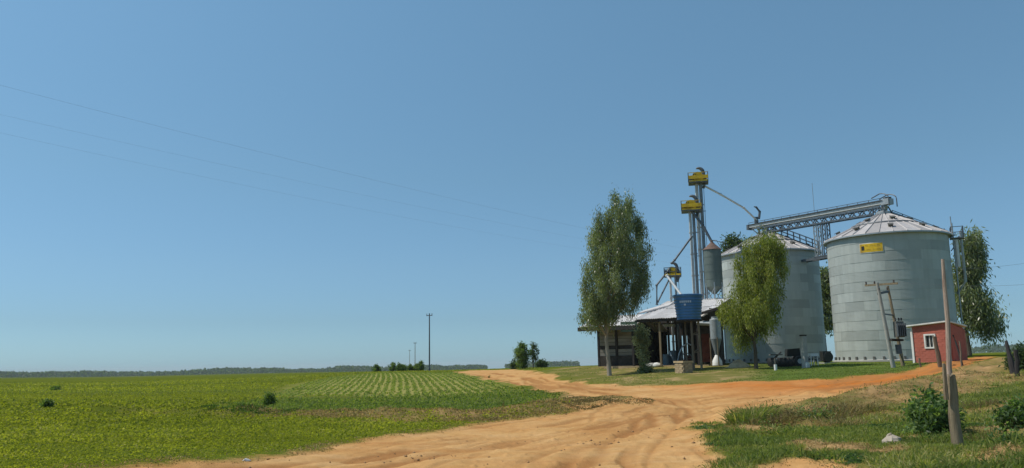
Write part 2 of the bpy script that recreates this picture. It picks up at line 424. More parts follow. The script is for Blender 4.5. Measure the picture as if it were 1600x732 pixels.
M['drygrass'] = foliage('dry_grass_blades', [(0, (0.075, 0.062, 0.026)), (0.4, (0.15, 0.115, 0.05)), (0.75, (0.24, 0.175, 0.085)), (1, (0.33, 0.26, 0.14))], 0.2, 0.8, 0.15, (1.1, 1.0, 0.7))
M['weed'] = foliage('brownish_weeds', [(0, (0.055, 0.045, 0.02)), (0.4, (0.11, 0.085, 0.04)), (0.7, (0.10, 0.11, 0.035)), (1, (0.24, 0.17, 0.10))], 0.2, 0.7, 0.2, (1.1, 1.0, 0.6))

def ground_material():
    b = NB('open_ground')
    P = b.pos()
    big = b.noise(0.05, 4, 0.55, P)
    mid = b.noise(0.6, 5, 0.6, P)
    fine = b.noise(5.0, 5, 0.65, P)
    grit = b.noise(28.0, 3, 0.7, P)
    # bare dirt
    tan = b.ramp(mid, [(0.25, (0.47, 0.245, 0.092)), (0.5, (0.555, 0.33, 0.135)), (0.75, (0.61, 0.385, 0.180))])
    tan = b.mix(b.rng(b.noise(0.7, 5, 0.65, b.mapv(P, (0.22, 1.6, 1.0))), 0.50, 0.66, 0, 0.6), tan, (0.60, 0.385, 0.19))
    tan = b.mix(b.rng(b.noise(0.9, 5, 0.65, b.mapv(P, (0.20, 1.5, 1.0))), 0.54, 0.68, 0, 0.65), tan, (0.43, 0.20, 0.075))
    tan = b.mix(b.rng(fine, 0.35, 0.75, 0, 0.45), tan, (0.48, 0.25, 0.095))
    tan = b.mix(b.rng(b.noise(0.22, 4, 0.6, P), 0.45, 0.68, 0, 0.55), tan, (0.49, 0.235, 0.082))
    org = b.ramp(mid, [(0.3, (0.43, 0.128, 0.024)), (0.7, (0.52, 0.175, 0.040))])
    dirt = b.mix(b.attr('orange'), tan, org)
    dirt = b.mix(b.math('MULTIPLY', b.attr('rut'), 0.9), dirt, (0.33, 0.155, 0.058))
    # grass of the field
    fld = b.ramp(big, [(0.3, (0.092, 0.118, 0.012)), (0.5, (0.122, 0.142, 0.010)), (0.72, (0.150, 0.158, 0.016))])
    fld = b.mix(b.rng(mid, 0.3, 0.75, 0, 0.5), fld, (0.092, 0.115, 0.016))
    band = b.noise(1.0, 4, 0.6, b.mapv(P, (0.012, 0.09, 0.1)))
    fld = b.mix(b.rng(band, 0.46, 0.62, 0, 0.55), fld, (0.072, 0.105, 0.026))
    fld = b.mix(b.math('MULTIPLY', b.attr('darkf'), 0.85), fld, b.ramp(mid, [(0.3, (0.070, 0.098, 0.026)), (0.7, (0.110, 0.130, 0.042))]))
    fld = b.mix(b.attr('crop'), fld, b.ramp(fine, [(0.3, (0.23, 0.225, 0.06)), (0.7, (0.31, 0.28, 0.10))]))
    lawn = b.ramp(mid, [(0.25, (0.090, 0.135, 0.028)), (0.55, (0.120, 0.172, 0.036)), (0.8, (0.165, 0.175, 0.06))])
    lawn = b.mix(b.rng(fine, 0.4, 0.8, 0, 0.4), lawn, (0.07, 0.11, 0.025))
    fld = b.mix(b.attr('lawn'), fld, lawn)
    yard = b.ramp(b.noise(0.35, 5, 0.62, P), [(0.32, (0.150, 0.150, 0.040)), (0.48, (0.185, 0.165, 0.052)), (0.58, (0.36, 0.25, 0.12)), (0.7, (0.44, 0.30, 0.16))])
    yard = b.mix(b.rng(fine, 0.4, 0.8, 0, 0.35), yard, (0.11, 0.12, 0.03))
    fld = b.mix(b.attr('yard'), fld, yard)
    dry = b.ramp(b.noise(0.8, 5, 0.65, P), [(0.28, (0.115, 0.115, 0.03)), (0.42, (0.20, 0.155, 0.062)), (0.55, (0.33, 0.205, 0.095)), (0.68, (0.44, 0.27, 0.13)), (0.8, (0.36, 0.21, 0.12))])
    fld = b.mix(b.attr('dry'), fld, dry)
    f = b.rng(b.math('ADD', b.attr('road'), b.math('MULTIPLY', b.math('SUBTRACT', fine, 0.5), 0.9)), -0.28, 0.28)
    col = b.mix(f, fld, dirt)
    col = b.mix(b.rng(grit, 0.3, 0.8, 0, 0.25), col, b.mix(1.0, col, (0.6, 0.56, 0.5), 'MULTIPLY'))
    h = b.math('ADD', b.math('MULTIPLY', fine, 0.7), b.math('MULTIPLY', grit, 0.3))
    nr = b.bump(h, 0.45, 0.10)
    return b.done(b.bsdf(col, 1.0, 0, 0.0, nr))
M['ground'] = ground_material()

# ------------------------------------------------------------------ object helpers
def link(name, me, parent=None, loc=None, rotz=0):
    o = bpy.data.objects.new(name, me)
    COL.objects.link(o)
    if parent is not None: o.parent = parent
    if loc is not None: o.location = loc
    o.rotation_euler[2] = rotz
    return o
def tag(o, label=None, cat=None, group=None, kind=None):
    if label: o['label'] = label
    if cat: o['category'] = cat
    if group: o['group'] = group
    if kind: o['kind'] = kind
    return o
def thing(name, label, cat, loc=(0, 0, 0), rotz=0, group=None):
    o = bpy.data.objects.new(name, None)
    o.empty_display_size = 0.3
    COL.objects.link(o)
    o.location = tuple(float(c) for c in loc); o.rotation_euler[2] = rotz
    return tag(o, label, cat, group)

class MB:
    def __init__(s): s.v = []; s.f = []
    def add(s, v, f):
        n = len(s.v); s.v += [tuple(float(c) for c in p) for p in v]; s.f += [tuple(i + n for i in q) for q in f]; return s
    def box(s, c, d, M4=None):
        x, y, z = (k / 2 for k in d)
        v = [Vector((c[0] + i * x, c[1] + j * y, c[2] + k * z)) for i in (-1, 1) for j in (-1, 1) for k in (-1, 1)]
        if M4 is not None: v = [M4 @ p for p in v]
        return s.add(v, [(0, 1, 3, 2), (4, 6, 7, 5), (0, 4, 5, 1), (2, 3, 7, 6), (0, 2, 6, 4), (1, 5, 7, 3)])
    def bar(s, p, q, w_, h=None):
        p, q = Vector(p), Vector(q); d = q - p; L = d.length
        if L < 1e-6: return s
        h = h or w_
        d.normalize()
        up = Vector((0, 0, 1)) if abs(d.z) < 0.95 else Vector((0, 1, 0))
        a = d.cross(up).normalized() * w_ / 2; b = a.cross(d).normalized() * h / 2
        v = [p + a * i + b * j for i, j in ((-1, -1), (1, -1), (1, 1), (-1, 1))] + [q + a * i + b * j for i, j in ((-1, -1), (1, -1), (1, 1), (-1, 1))]
        return s.add(v, [(3, 2, 1, 0), (4, 5, 6, 7), (0, 1, 5, 4), (1, 2, 6, 5), (2, 3, 7, 6), (3, 0, 4, 7)])
    def path(s, pts, rad, n=8):
        pts = [Vector(p) for p in pts]
        rad = rad if isinstance(rad, (list, tuple)) else [rad] * len(pts)
        v = []; f = []
        for i, p in enumerate(pts):
            d = (pts[min(i + 1, len(pts) - 1)] - pts[max(i - 1, 0)]).normalized()
            up = Vector((0, 0, 1)) if abs(d.z) < 0.95 else Vector((0, 1, 0))
            a = d.cross(up).normalized(); b = a.cross(d).normalized()
            for k in range(n):
                t = 2 * math.pi * k / n
                v.append(p + (a * math.cos(t) + b * math.sin(t)) * rad[i])
        for i in range(len(pts) - 1):
            for k in range(n):
                f.append((i * n + k, i * n + (k + 1) % n, (i + 1) * n + (k + 1) % n, (i + 1) * n + k))
        f.append(tuple(range(n - 1, -1, -1))); f.append(tuple((len(pts) - 1) * n + k for k in range(n)))
        return s.add(v, f)
    def lathe(s, prof, n=24, c=(0, 0, 0)):
        v = []; f = []
        for r_, z in prof:
            for k in range(n):
                t = 2 * math.pi * k / n
                v.append((c[0] + r_ * math.cos(t), c[1] + r_ * math.sin(t), c[2] + z))
        for i in range(len(prof) - 1):
            for k in range(n):
                f.append((i * n + k, i * n + (k + 1) % n, (i + 1) * n + (k + 1) % n, (i + 1) * n + k))
        f.append(tuple(range(n - 1, -1, -1))); f.append(tuple((len(prof) - 1) * n + k for k in range(n)))
        return s.add(v, f)
    def mesh(s, name, mat, smooth=False, off=None):
        me = bpy.data.meshes.new(name)
        v = s.v if off is None else [(p[0] - off[0], p[1] - off[1], p[2] - off[2]) for p in s.v]
        me.from_pydata(v, [], s.f)
        me.materials.append(mat)
        if smooth:
            me.polygons.foreach_set('use_smooth', [True] * len(me.polygons))
            me.set_sharp_from_angle(angle=R(38))
        me.update()
        return me
    def build(s, name, mat, parent=None, smooth=False, off=None, label=None):
        o = link(name, s.mesh(name, mat, smooth, off), parent)
        if label: o['label'] = label
        return o

def np_mesh(name, V, F, mat, attrs=None, face_attrs=None):
    """V (n,3), F (m,k) arrays"""
    me = bpy.data.meshes.new(name)
    k = F.shape[1]
    me.vertices.add(len(V)); me.vertices.foreach_set('co', V.astype(np.float32).ravel())
    me.loops.add(F.size); me.loops.foreach_set('vertex_index', F.astype(np.int32).ravel())
    me.polygons.add(len(F)); me.polygons.foreach_set('loop_start', np.arange(0, F.size, k, dtype=np.int32))
    me.polygons.foreach_set('loop_total', np.full(len(F), k, dtype=np.int32))
    for nme, a in (attrs or {}).items():
        me.attributes.new(nme, 'FLOAT', 'POINT').data.foreach_set('value', a.astype(np.float32).ravel())
    for nme, a in (face_attrs or {}).items():
        me.attributes.new(nme, 'FLOAT', 'FACE').data.foreach_set('value', a.astype(np.float32).ravel())
    me.materials.append(mat)
    me.update(calc_edges=True)
    return me

def leaves_mesh(name, C, D, length, width, mat, var, bend=0.0):
    """one rhombic leaf per centre C along unit direction D"""
    n = len(C)
    rnd = rng.normal(size=(n, 3))
    S = np.cross(D, rnd); S /= np.linalg.norm(S, axis=1, keepdims=True) + 1e-9
    L = np.broadcast_to(np.asarray(length, float), (n,))[:, None]; W = np.broadcast_to(np.asarray(width, float), (n,))[:, None]
    a = C; t = C + D * L
    m = C + D * L * 0.45
    if bend:
        t = t + np.array((0, 0, -1.0)) * L * bend
    V = np.stack([a, m + S * W * 0.5, t, m - S * W * 0.5], 1).reshape(-1, 3)
    F = np.arange(4 * n).reshape(n, 4)
    return np_mesh(name, V, F, mat, face_attrs={'var': var})
def unit(v):
    return v / (np.linalg.norm(v, axis=1, keepdims=True) + 1e-9)

# ------------------------------------------------------------------ ground sheets (one terrain, split by what covers it)
fa = np.arange(R(-36.5), R(36.5), R(0.10))
ca = np.concatenate([np.arange(R(-180), R(-36.6), R(3.0)), fa, np.arange(R(36.6), R(180), R(3.0))])
rr = np.concatenate([np.exp(np.linspace(math.log(2.5), math.log(13), 14)), np.exp(np.arange(math.log(13.2), math.log(135), 0.0055)),
                     np.exp(np.linspace(math.log(137), math.log(9000), 70))])
A2, R2 = np.meshgrid(ca, rr, indexing='ij')
GX, GY = R2 * np.sin(A2), R2 * np.cos(A2)
GM = masks(GX, GY)
GZ = base_z(GX, GY) + fine_z(GX, GY, GM)
na, nr_ = A2.shape
idx = np.arange(na * nr_).reshape(na, nr_)
nxt = np.roll(idx, -1, axis=0)
F = np.stack([idx[:, :-1], idx[:, 1:], nxt[:, 1:], nxt[:, :-1]], -1).reshape(-1, 4)[:, ::-1]
V = np.stack([GX, GY, GZ], -1).reshape(-1, 3)
V0min = GZ.min()
fc = {k: v.ravel()[F[:, 0]] for k, v in GM.items()}
fx, fy = V[F[:, 0], 0], V[F[:, 0], 1]
region = np.zeros(len(F), int)
region[(fc['road'] < 0) & ((fc['lawn'] > 0.5) | (fc['yard'] > 0.5))] = 2
region[(fc['road'] < 0) & (region == 0) & (np.arctan2(fx, fy) > R(11)) & (np.hypot(fx, fy) < 64)] = 3
region[fc['road'] >= 0] = 1
for k, nm in enumerate(('field_ground', 'dirt_road', 'yard_ground', 'roadside_bank')):
    f = F[region == k]
    u, inv = np.unique(f, return_inverse=True)
    me = np_mesh(nm, V[u], inv.reshape(-1, 4), M['ground'], {q: GM[q].ravel()[u] for q in GM})
    me.polygons.foreach_set('use_smooth', [True] * len(me.polygons))
    o = link(nm, me)
    tag(o, kind='structure')

# ------------------------------------------------------------------ grain silos
def on_ground(px, d):
    a = az_of(px)
    x, y = d * math.sin(a), d * math.cos(a)
    return np.array((x, y, gz1(x, y)))
def axis_at(az, d):
    return np.array((d * math.sin(az), d * math.cos(az)))

def make_silo(label, pxl, pxr, ybase, D, eaves, apex, nring, vents):
    al, ar = az_of(pxl, ybase), az_of(pxr, ybase)
    ac, hw = (al + ar) / 2, (ar - al) / 2
    Rr = D * math.sin(hw)
    c = axis_at(ac, D)
    dt = D * math.cos(hw)
    ze = float(np.mean([pt(p[0], p[1], dt)[2] for p in eaves]))
    za = float(pt(apex[0], apex[1], D)[2])
    z0 = gz1(*(c - 0.9 * Rr * c / D)) - 0.05
    H = ze - z0
    t = thing('grain_silo', label, 'grain silo', (c[0], c[1], z0), 0, 'corrugated grain silos')
    face = math.atan2(-c[1], -c[0])                 # local angle that looks at the road
    fb = MB().lathe([(Rr + 0.30, -0.6), (Rr + 0.30, 0.16), (Rr + 0.02, 0.22), (Rr - 0.1, 0.22)], 48)
    fb.build('foundation', M['concrete'], t, True)
    NP = 16
    hr = (H - 0.2) / nring
    seg = 7
    sp = 2 * math.pi / NP
    b = MB()                                         # one curved wall sheet, lapped over the one below
    v = []
    for k in range(seg + 1):
        a = sp * 1.015 * k / seg
        for rr_, z in ((Rr + 0.016, -0.02), (Rr + 0.002, hr), (Rr - 0.02, hr), (Rr - 0.004, -0.02)):
            v.append((rr_ * math.cos(a), rr_ * math.sin(a), z))
    f = []
    for k in range(seg):
        for q in range(4):
            f.append((k * 4 + q, (k + 1) * 4 + q, (k + 1) * 4 + (q + 1) % 4, k * 4 + (q + 1) % 4))
    f += [(0, 1, 2, 3), (seg * 4 + 3, seg * 4 + 2, seg * 4 + 1, seg * 4)]
    b.add(v, f)
    me = b.mesh('wall_sheet', M['silo'], True)
    for i in range(nring):
        for k in range(NP):
            o = link('wall_sheet', me, t, (0, 0, 0.2 + i * hr), sp * (k + 0.5 * (i % 2)) + 0.1)
            sj = 1.0 + 0.0009 * float(rng.random()) + 0.0012 * (k % 2)
            o.scale = (sj, sj, 1.0)
    # stiffener seams: bolted vertical ribs are too fine; rings of anchor feet at the base
    fm = MB().box((Rr + 0.06, 0, 0.34), (0.12, 0.16, 0.26)).mesh('anchor_foot', M['vent'])
    for k in range(40):
        link('anchor_foot', fm, t, (0, 0, 0), 2 * math.pi * k / 40)
    # roof
    NR = 30
    hap = za - z0 - H
    er = Rr + 0.30
    tn = hap / (Rr - 0.45)
    rf = lambda r_: H + (Rr - r_) * tn + 0.05
    tiers = ((er, Rr * 0.56), (Rr * 0.56 + 0.05, 0.45))
    s2 = 2 * math.pi / NR
    for ti, (ra, rb) in enumerate(tiers):
        b = MB()
        up = 0.05 if ti else 0.0
        def q(r_, a, dz): return (r_ * math.cos(a), r_ * math.sin(a), rf(r_) + dz + up)
        b.add([q(ra, 0, 0), q(ra, s2, 0), q(rb, s2, 0), q(rb, 0, 0), q(ra, 0, -0.06), q(ra, s2, -0.06), q(rb, s2, -0.06), q(rb, 0, -0.06)],
              [(0, 1, 2, 3), (7, 6, 5, 4), (0, 4, 5, 1), (2, 6, 7, 3)])
        w0 = 0.045 / ra; w1 = 0.03 / rb               # raised seam
        b.add([q(ra, -w0, 0.0), q(ra, w0, 0.0), q(ra, 0, 0.09), q(rb, -w1, 0.0), q(rb, w1, 0.0), q(rb, 0, 0.07)],
              [(0, 1, 2), (0, 2, 5, 3), (1, 4, 5, 2), (3, 5, 4)])
        me = b.mesh('roof_sheet', M['silo_roof'])
        for k in range(NR):
            link('roof_sheet', me, t, (0, 0, 0), s2 * k)
    b = MB().lathe([(Rr * 0.56 + 0.02, rf(Rr * 0.56) + 0.0), (Rr * 0.56 + 0.07, rf(Rr * 0.56) + 0.03), (Rr * 0.56 + 0.02, rf(Rr * 0.56) + 0.11), (Rr * 0.56 - 0.06, rf(Rr * 0.56) + 0.11)], 60)
    b.build('roof_ring', M['steel_dark'], t)
    b = MB().lathe([(0.62, rf(0.5) - 0.1), (0.62, rf(0.5) + 0.22), (0.5, rf(0.5) + 0.3)], 20)
    b.build('roof_cap', M['steel'], t, True)
    ev = MB().lathe([(er - 0.03, rf(er) - 0.13), (er + 0.02, rf(er) - 0.13), (er + 0.02, rf(er) - 0.02), (er - 0.03, rf(er) - 0.02)], 64)
    ev.build('eave_trim', M['steel'], t)
    # hooded vents on the roof
    sl_ = math.atan(tn)
    b = MB()
    b.box((0, 0, 0.09), (0.30, 0.36, 0.20))
    b.box((0.06, 0, 0.21), (0.44, 0.44, 0.04))
    vm = b.mesh('roof_vent', M['vent'])
    for fr, n, ph in vents:
        for k in range(n):
            a = face + ph + 2 * math.pi * k / n
            o = link('roof_vent', vm, t, (fr * Rr * math.cos(a), fr * Rr * math.sin(a), rf(fr * Rr) + 0.02), a)
            o.rotation_euler = (0, sl_, a)
    return t, c, Rr, z0, H, rf, face, ac

big, cB, RB, zB, HB, rfB, faceB, acB = make_silo('bigger right-hand corrugated grain silo with the yellow plate', 1306, 1502, 560, 78.0,
    [(1287, 383), (1490, 361)], (1388, 336), 13, [(0.80, 9, 0.12), (0.40, 6, 0.35)])
small, cS, RS_, zS, HS, rfS, faceS, acS = make_silo('left-hand corrugated grain silo half hidden by a leafy tree', 1134, 1292, 562, 88.0,
    [(1121, 404), (1281, 390)], (1200, 365), 13, [(0.80, 9, -0.05), (0.40, 6, 0.3)])

def stair_on_roof(t, Rr, rf, ang, name='roof_stair'):
    b = MB()
    ca_, sa_ = math.cos(ang), math.sin(ang)
    P = lambda r_, s_, h: (r_ * ca_ - s_ * sa_, r_ * sa_ + s_ * ca_, rf(r_) + h)
    for s_ in (-0.35, 0.35):
        b.bar(P(0.9, s_, 0.14), P(Rr + 0.1, s_, 0.14), 0.07)
        for h in (0.55, 0.95):
            b.bar(P(0.9, s_, h), P(Rr + 0.1, s_, h), 0.05)
        for k in range(8):
            r_ = 0.9 + (Rr - 0.8) * k / 7
            b.bar(P(r_, s_, 0.1), P(r_, s_, 0.97), 0.05)
    for k in range(18):
        r_ = 0.9 + (Rr - 0.8) * k / 17
        b.bar(P(r_, -0.35, 0.14), P(r_, 0.35, 0.14), 0.16, 0.04)
    b.build(name, M['steel_dark'], t)
stair_on_roof(small, RS_, rfS, faceS + 1.45)
# low stair rail running down the far right slope of the bigger roof
b = MB()
angR = faceB + 1.72
P = lambda r_, s_, h: (r_ * math.cos(angR) - s_ * math.sin(angR), r_ * math.sin(angR) + s_ * math.cos(angR), rfB(r_) + h)
for s_ in (-0.3, 0.3):
    b.bar(P(0.7, s_, 0.16), P(RB + 0.1, s_, 0.16), 0.08)
    b.bar(P(0.7, s_, 0.42), P(RB + 0.1, s_, 0.30), 0.05)
    for k in range(7):
        b.bar(P(0.7 + k * 0.8, s_, 0.1), P(0.7 + k * 0.8, s_, 0.42), 0.05)
for k in range(16):
    b.bar(P(0.7 + k * 0.34, -0.3, 0.16), P(0.7 + k * 0.34, 0.3, 0.16), 0.12, 0.04)
b.build('roof_stair', M['steel_dark'], big)
# side platform, cage ladder and down pipe at the right flank of the bigger silo
aL = faceB + 1.56
er_ = np.array((math.cos(aL), math.sin(aL)))
et_ = np.array((-math.sin(aL), math.cos(aL)))
Q = lambda r_, s_, z: (er_[0] * r_ + et_[0] * s_, er_[1] * r_ + et_[1] * s_, z)
b = MB()
for s_ in (-0.25, 0.25):
    b.bar(Q(RB + 0.35, s_, 0.3), Q(RB + 0.35, s_, HB + 0.9), 0.07)
for k in range(34):
    b.bar(Q(RB + 0.35, -0.25, 0.4 + k * 0.34), Q(RB + 0.35, 0.25, 0.4 + k * 0.34), 0.04)
b.build('ladder', M['steel'], big)
b = MB()
b.bar(Q(RB + 0.1, 0, HB - 0.45), Q(RB + 1.15, 0, HB - 0.45), 1.0, 0.08)
for r_, s_ in ((RB + 0.2, -0.48), (RB + 1.12, -0.48), (RB + 1.12, 0.48), (RB + 0.2, 0.48)):
    b.bar(Q(r_, s_, HB - 0.45), Q(r_, s_, HB + 0.55), 0.06)
for z in (0.05, 0.52):
    b.bar(Q(RB + 1.12, -0.48, HB + z), Q(RB + 1.12, 0.48, HB + z), 0.05)
    b.bar(Q(RB + 0.2, -0.48, HB + z), Q(RB + 1.12, -0.48, HB + z), 0.05)
b.bar(Q(RB + 0.85, 0, HB - 0.5), Q(RB + 0.1, 0, HB - 1.5), 0.08)
b.build('platform', M['steel_dark'], big)
b = MB().path([Q(RB + 0.25, 0.1, HB - 5.2), Q(RB + 0.95, 0.1, HB - 4.2), Q(RB + 0.95, 0.1, HB + 0.2)], 0.10, 10)
b.build('down_pipe', M['steel'], big, True)
b = MB().path([Q(RB + 0.55, -0.1, HB - 2.9), Q(RB + 0.55, -0.1, HB - 0.6)], 0.16, 10)
b.build('white_pipe', M['steel_light'], big, True)
MB().bar(Q(RB + 0.3, 0, HB + 0.3), Q(RB + 0.3, 0, HB + 1.5), 0.06).build('vent_rod', M['steel'], big)
# flat yellow maker's plate bent round the wall of the bigger silo
def plate(name, px0, px1, ymid, h, mat, dr, par, px_shift=0.0):
    a0, a1 = [], []
    def wall_angle(px, y):
        v = ray(px, y); n = math.hypot(v[0], v[1]); dx, dy = v[0] / n, v[1] / n
        bq = dx * cB[0] + dy * cB[1]
        disc = bq * bq - (cB @ cB - RB * RB)
        s_ = bq - math.sqrt(disc)
        return math.atan2(dy * s_ - cB[1], dx * s_ - cB[0]), float(pt(px, y, s_)[2] - zB)
    (t0, z0), (t1, z1) = wall_angle(px0, ymid), wall_angle(px1, ymid)
    zc = (z0 + z1) / 2
    return t0, t1, zc
t0, t1, zc = plate('', 1344, 1379.5, 387.5, 0, None, 0, None)
def curved(name, ta, tb, za, zb_, r0, r1, mat, par, n=8):
    b = MB(); v = []; f = []
    for k in range(n + 1):
        a = ta + (tb - ta) * k / n
        for r_, z in ((r1, za), (r1, zb_), (r0, zb_), (r0, za)):
            v.append((r_ * math.cos(a), r_ * math.sin(a), z))
    for k in range(n):
        for q in range(4):
            f.append((k * 4 + q, k * 4 + (q + 1) % 4, (k + 1) * 4 + (q + 1) % 4, (k + 1) * 4 + q))
    f += [(3, 2, 1, 0), (n * 4, n * 4 + 1, n * 4 + 2, n * 4 + 3)]
    b.add(v, f)
    return b.build(name, mat, par)
M['plate_text'] = simple('dull_ochre_print', (0.36, 0.22, 0.02), 0.6, 0, 0.15)
pl = curved('maker_plate', t0, t1, zc - 0.36, zc + 0.36, RB + 0.02, RB + 0.06, M['yellow'], big)
pl['label'] = 'yellow plate with a black emblem and faded lettering'
dt_ = t1 - t0
curved('plate_border', t0 - 0.02 * dt_, t1 + 0.02 * dt_, zc - 0.42, zc + 0.42, RB + 0.015, RB + 0.045, M['white'], pl)
curved('emblem', t0 + 0.07 * dt_, t0 + 0.20 * dt_, zc - 0.17, zc + 0.17, RB + 0.06, RB + 0.075, M['black'], pl, 3)
def strokes(par, tt0, tt1, z, h, n, seed):
    rr_ = random.Random(seed); b = None
    w_ = (tt1 - tt0) / n
    mbs = MB()
    for k in range(n):
        if rr_.random() < 0.1: continue
        a = tt0 + w_ * (k + 0.15); e = tt0 + w_ * (k + 0.75)
        for q0, q1, za, zb_ in ((a, a + (e - a) * .3, z - h, z + h), (a, e, z + h * .55, z + h), (a, e, z - h, z - h * .55)):
            if rr_.random() < 0.25: continue
            r0, r1 = RB + 0.058, RB + 0.07
            mbs.add([(r1 * math.cos(x), r1 * math.sin(x), y) for x, y in ((q0, za), (q1, za), (q1, zb_), (q0, zb_))] +
                    [(r0 * math.cos(x), r0 * math.sin(x), y) for x, y in ((q0, za), (q1, za), (q1, zb_), (q0, zb_))],
                    [(0, 1, 2, 3), (4, 7, 6, 5), (0, 4, 5, 1), (1, 5, 6, 2), (2, 6, 7, 3), (3, 7, 4, 0)])
    mbs.build('lettering', M['plate_text'], par)
strokes(pl, t0 + 0.26 * dt_, t0 + 0.94 * dt_, zc + 0.19, 0.07, 12, 1)
strokes(pl, t0 + 0.26 * dt_, t0 + 0.90 * dt_, zc - 0.17, 0.06, 14, 2)

# ------------------------------------------------------------------ conveyor bridge from roof to roof
apS = np.array((cS[0], cS[1], zS + rfS(0.45)))
apB = np.array((cB[0], cB[1], zB + rfB(0.45)))
def on_line_depth(p, q, px, py):
    """point of the vertical plane through p,q seen at the photo position"""
    v = ray(px, py)
    n = np.array((q[1] - p[1], -(q[0] - p[0])))
    s_ = (n @ p[:2]) / (n @ v[:2])
    return CAM + v * s_ * 1.0
a0 = on_line_depth(apS, apB, 1173, 354); a1 = on_line_depth(apS, apB, 1383, 316)
zmid = 0.5 * (a0[2] + a1[2])
org = a0.copy()
cv = thing('conveyor_bridge', 'grey truss conveyor bridge spanning both silo roofs', 'conveyor', org)
u = (a1 - a0); Lc = float(np.linalg.norm(u)); u = u / Lc
sd = np.array((u[1], -u[0], 0)); sd /= np.linalg.norm(sd)
upv = np.array((0, 0, 1.0))
def cp(t_, s_, h): return u * t_ + sd * s_ + upv * h
b = MB().bar(cp(0, 0, -0.06), cp(Lc, 0, -0.06), 0.62, 0.26); b.build('trough', M['steel_trunk'], cv)
b = MB()
for s_ in (-0.42, 0.42):
    b.bar(cp(0.2, s_, 0.32), cp(Lc - 0.2, s_, 0.32), 0.05)
    for k in range(15):
        b.bar(cp(0.2 + (Lc - 0.4) * k / 14, s_, 0.08), cp(0.2 + (Lc - 0.4) * k / 14, s_, 0.34), 0.04)
b.build('handrail', M['steel_dark'], cv)
b = MB().bar(cp(0.0, 0, 0.12), cp(Lc, 0, 0.12), 0.86, 0.05); b.build('cover_plate', M['steel_dark'], cv)
b = MB()
for s_ in (-0.38, 0.38):
    b.bar(cp(0.6, s_, -0.40), cp(Lc - 0.3, s_, -0.40), 0.11)
    b.bar(cp(1.4, s_, -0.98), cp(Lc - 1.2, s_, -0.98), 0.11)
    n = 13
    for k in range(n):
        x0 = 1.4 + (Lc - 2.6) * k / n; x1 = 1.4 + (Lc - 2.6) * (k + 1) / n
        b.bar(cp(x0, s_, -0.98), cp((x0 + x1) / 2, s_, -0.40), 0.075)
        b.bar(cp((x0 + x1) / 2, s_, -0.40), cp(x1, s_, -0.98), 0.075)
    b.bar(cp(0.6, s_, -0.40), cp(1.4, s_, -0.98), 0.08); b.bar(cp(Lc - 0.3, s_, -0.4), cp(Lc - 1.2, s_, -0.98), 0.08)
b.build('truss', M['steel_dark'], cv)
# end frames standing on the two roof caps
def frame(base, t_, nm):
    b = MB()
    top = cp(t_, 0, -0.9)
    for s_ in (-0.4, 0.4):
        for k in (-0.5, 0.5):
            b.bar(base - org + sd * s_ * 1.2 + u * k * 1.3, cp(t_ + k, s_, -0.35), 0.09)
        b.bar(base - org + sd * s_ * 1.2 - u * 0.65, cp(t_ + 0.5, s_, -0.4), 0.06)
    b.build(nm, M['steel_dark'], cv)
tS = float((apS - a0) @ u); tB = float((apB - a0) @ u)
frame(apS + np.array((0, 0, -0.15)), tS, 'end_frame'); frame(apB + np.array((0, 0, -0.15)), tB - 0.3, 'end_frame')
b = MB().bar(cp(tS - 0.0, 0, -0.3), apS - org + upv * 0.1, 0.38); b.build('discharge_spout', M['steel'], cv)
b = MB().bar(cp(tB + 0.2, 0, -0.3), apB - org + upv * 0.1, 0.42); b.build('discharge_spout', M['steel'], cv)
# head end: boxed drive with curved rail
b = MB().bar(cp(Lc - 0.2, 0, -0.02), cp(Lc + 0.6, 0, -0.02), 0.7, 0.52); b.build('drive_head', M['steel'], cv)
b = MB()
arc = [cp(Lc - 1.0, -0.5, 0.45)] + [cp(Lc - 0.1 + 0.9 * math.sin(x), -0.5, 0.28 + 0.5 * math.cos(x) - 0.05) for x in np.linspace(0, 1.5, 6)] + [cp(Lc + 0.8, -0.5, -0.5)]
b.path(arc, 0.05, 6)
b.path([p + sd * 1.0 for p in arc], 0.05, 6)
b.build('guard_rail', M['steel_dark'], cv)
b = MB().box(tuple(cp(Lc - 0.25, -0.62, 0.30)), (0.55, 0.45, 0.42)); b.build('motor', M['vent'], cv)
b = MB().bar(cp(-0.25, 0, -0.12), cp(0.05, 0, -0.12), 0.78, 0.55); b.bar(cp(-0.6, 0, -0.05), cp(0.1, 0, -0.05), 0.12, 0.12); b.build('tail_plate', M['steel_dark'], cv)
# lattice tower between the silos that carries the bridge
for pxa, pxb in ((1276, 1284),):
    pass
tmid = float((on_line_depth(apS, apB, 1281, 342) - a0) @ u)
base_xy = (a0 + u * tmid)[:2]
vb = on_line_depth(apS, apB, 1284, 402)
zg = float(vb[2])
lt = thing('lattice_tower', 'pair of slim lattice columns between the silo roofs carrying the conveyor bridge', 'tower', (base_xy[0], base_xy[1], zg))
ztop = float((a0 + u * tmid)[2] - 1.0 - zg)
uh = np.array((u[0], u[1], 0)); uh /= np.linalg.norm(uh)
for off_ in (-0.45, 0.65):
    b = MB()
    for i in (-0.17, 0.17):
        for j in (-0.3, 0.3):
            p = uh * (off_ + i) + sd * j
            b.bar((p[0], p[1], 0), (p[0], p[1], ztop + 0.12 + (off_ + i) * u[2]), 0.085)
    n = 7
    for k in range(n):
        z0_, z1_ = ztop * k / n, ztop * (k + 1) / n
        for j in (-0.3, 0.3):
            pa = uh * (off_ - 0.17) + sd * j; pb = uh * (off_ + 0.17) + sd * j
            if k % 2: pa, pb = pb, pa
            b.bar((pa[0], pa[1], z0_), (pb[0], pb[1], z1_), 0.06)
    b.build('lattice_column', M['steel_dark'] if off_ > 0 else M['steel'], lt)
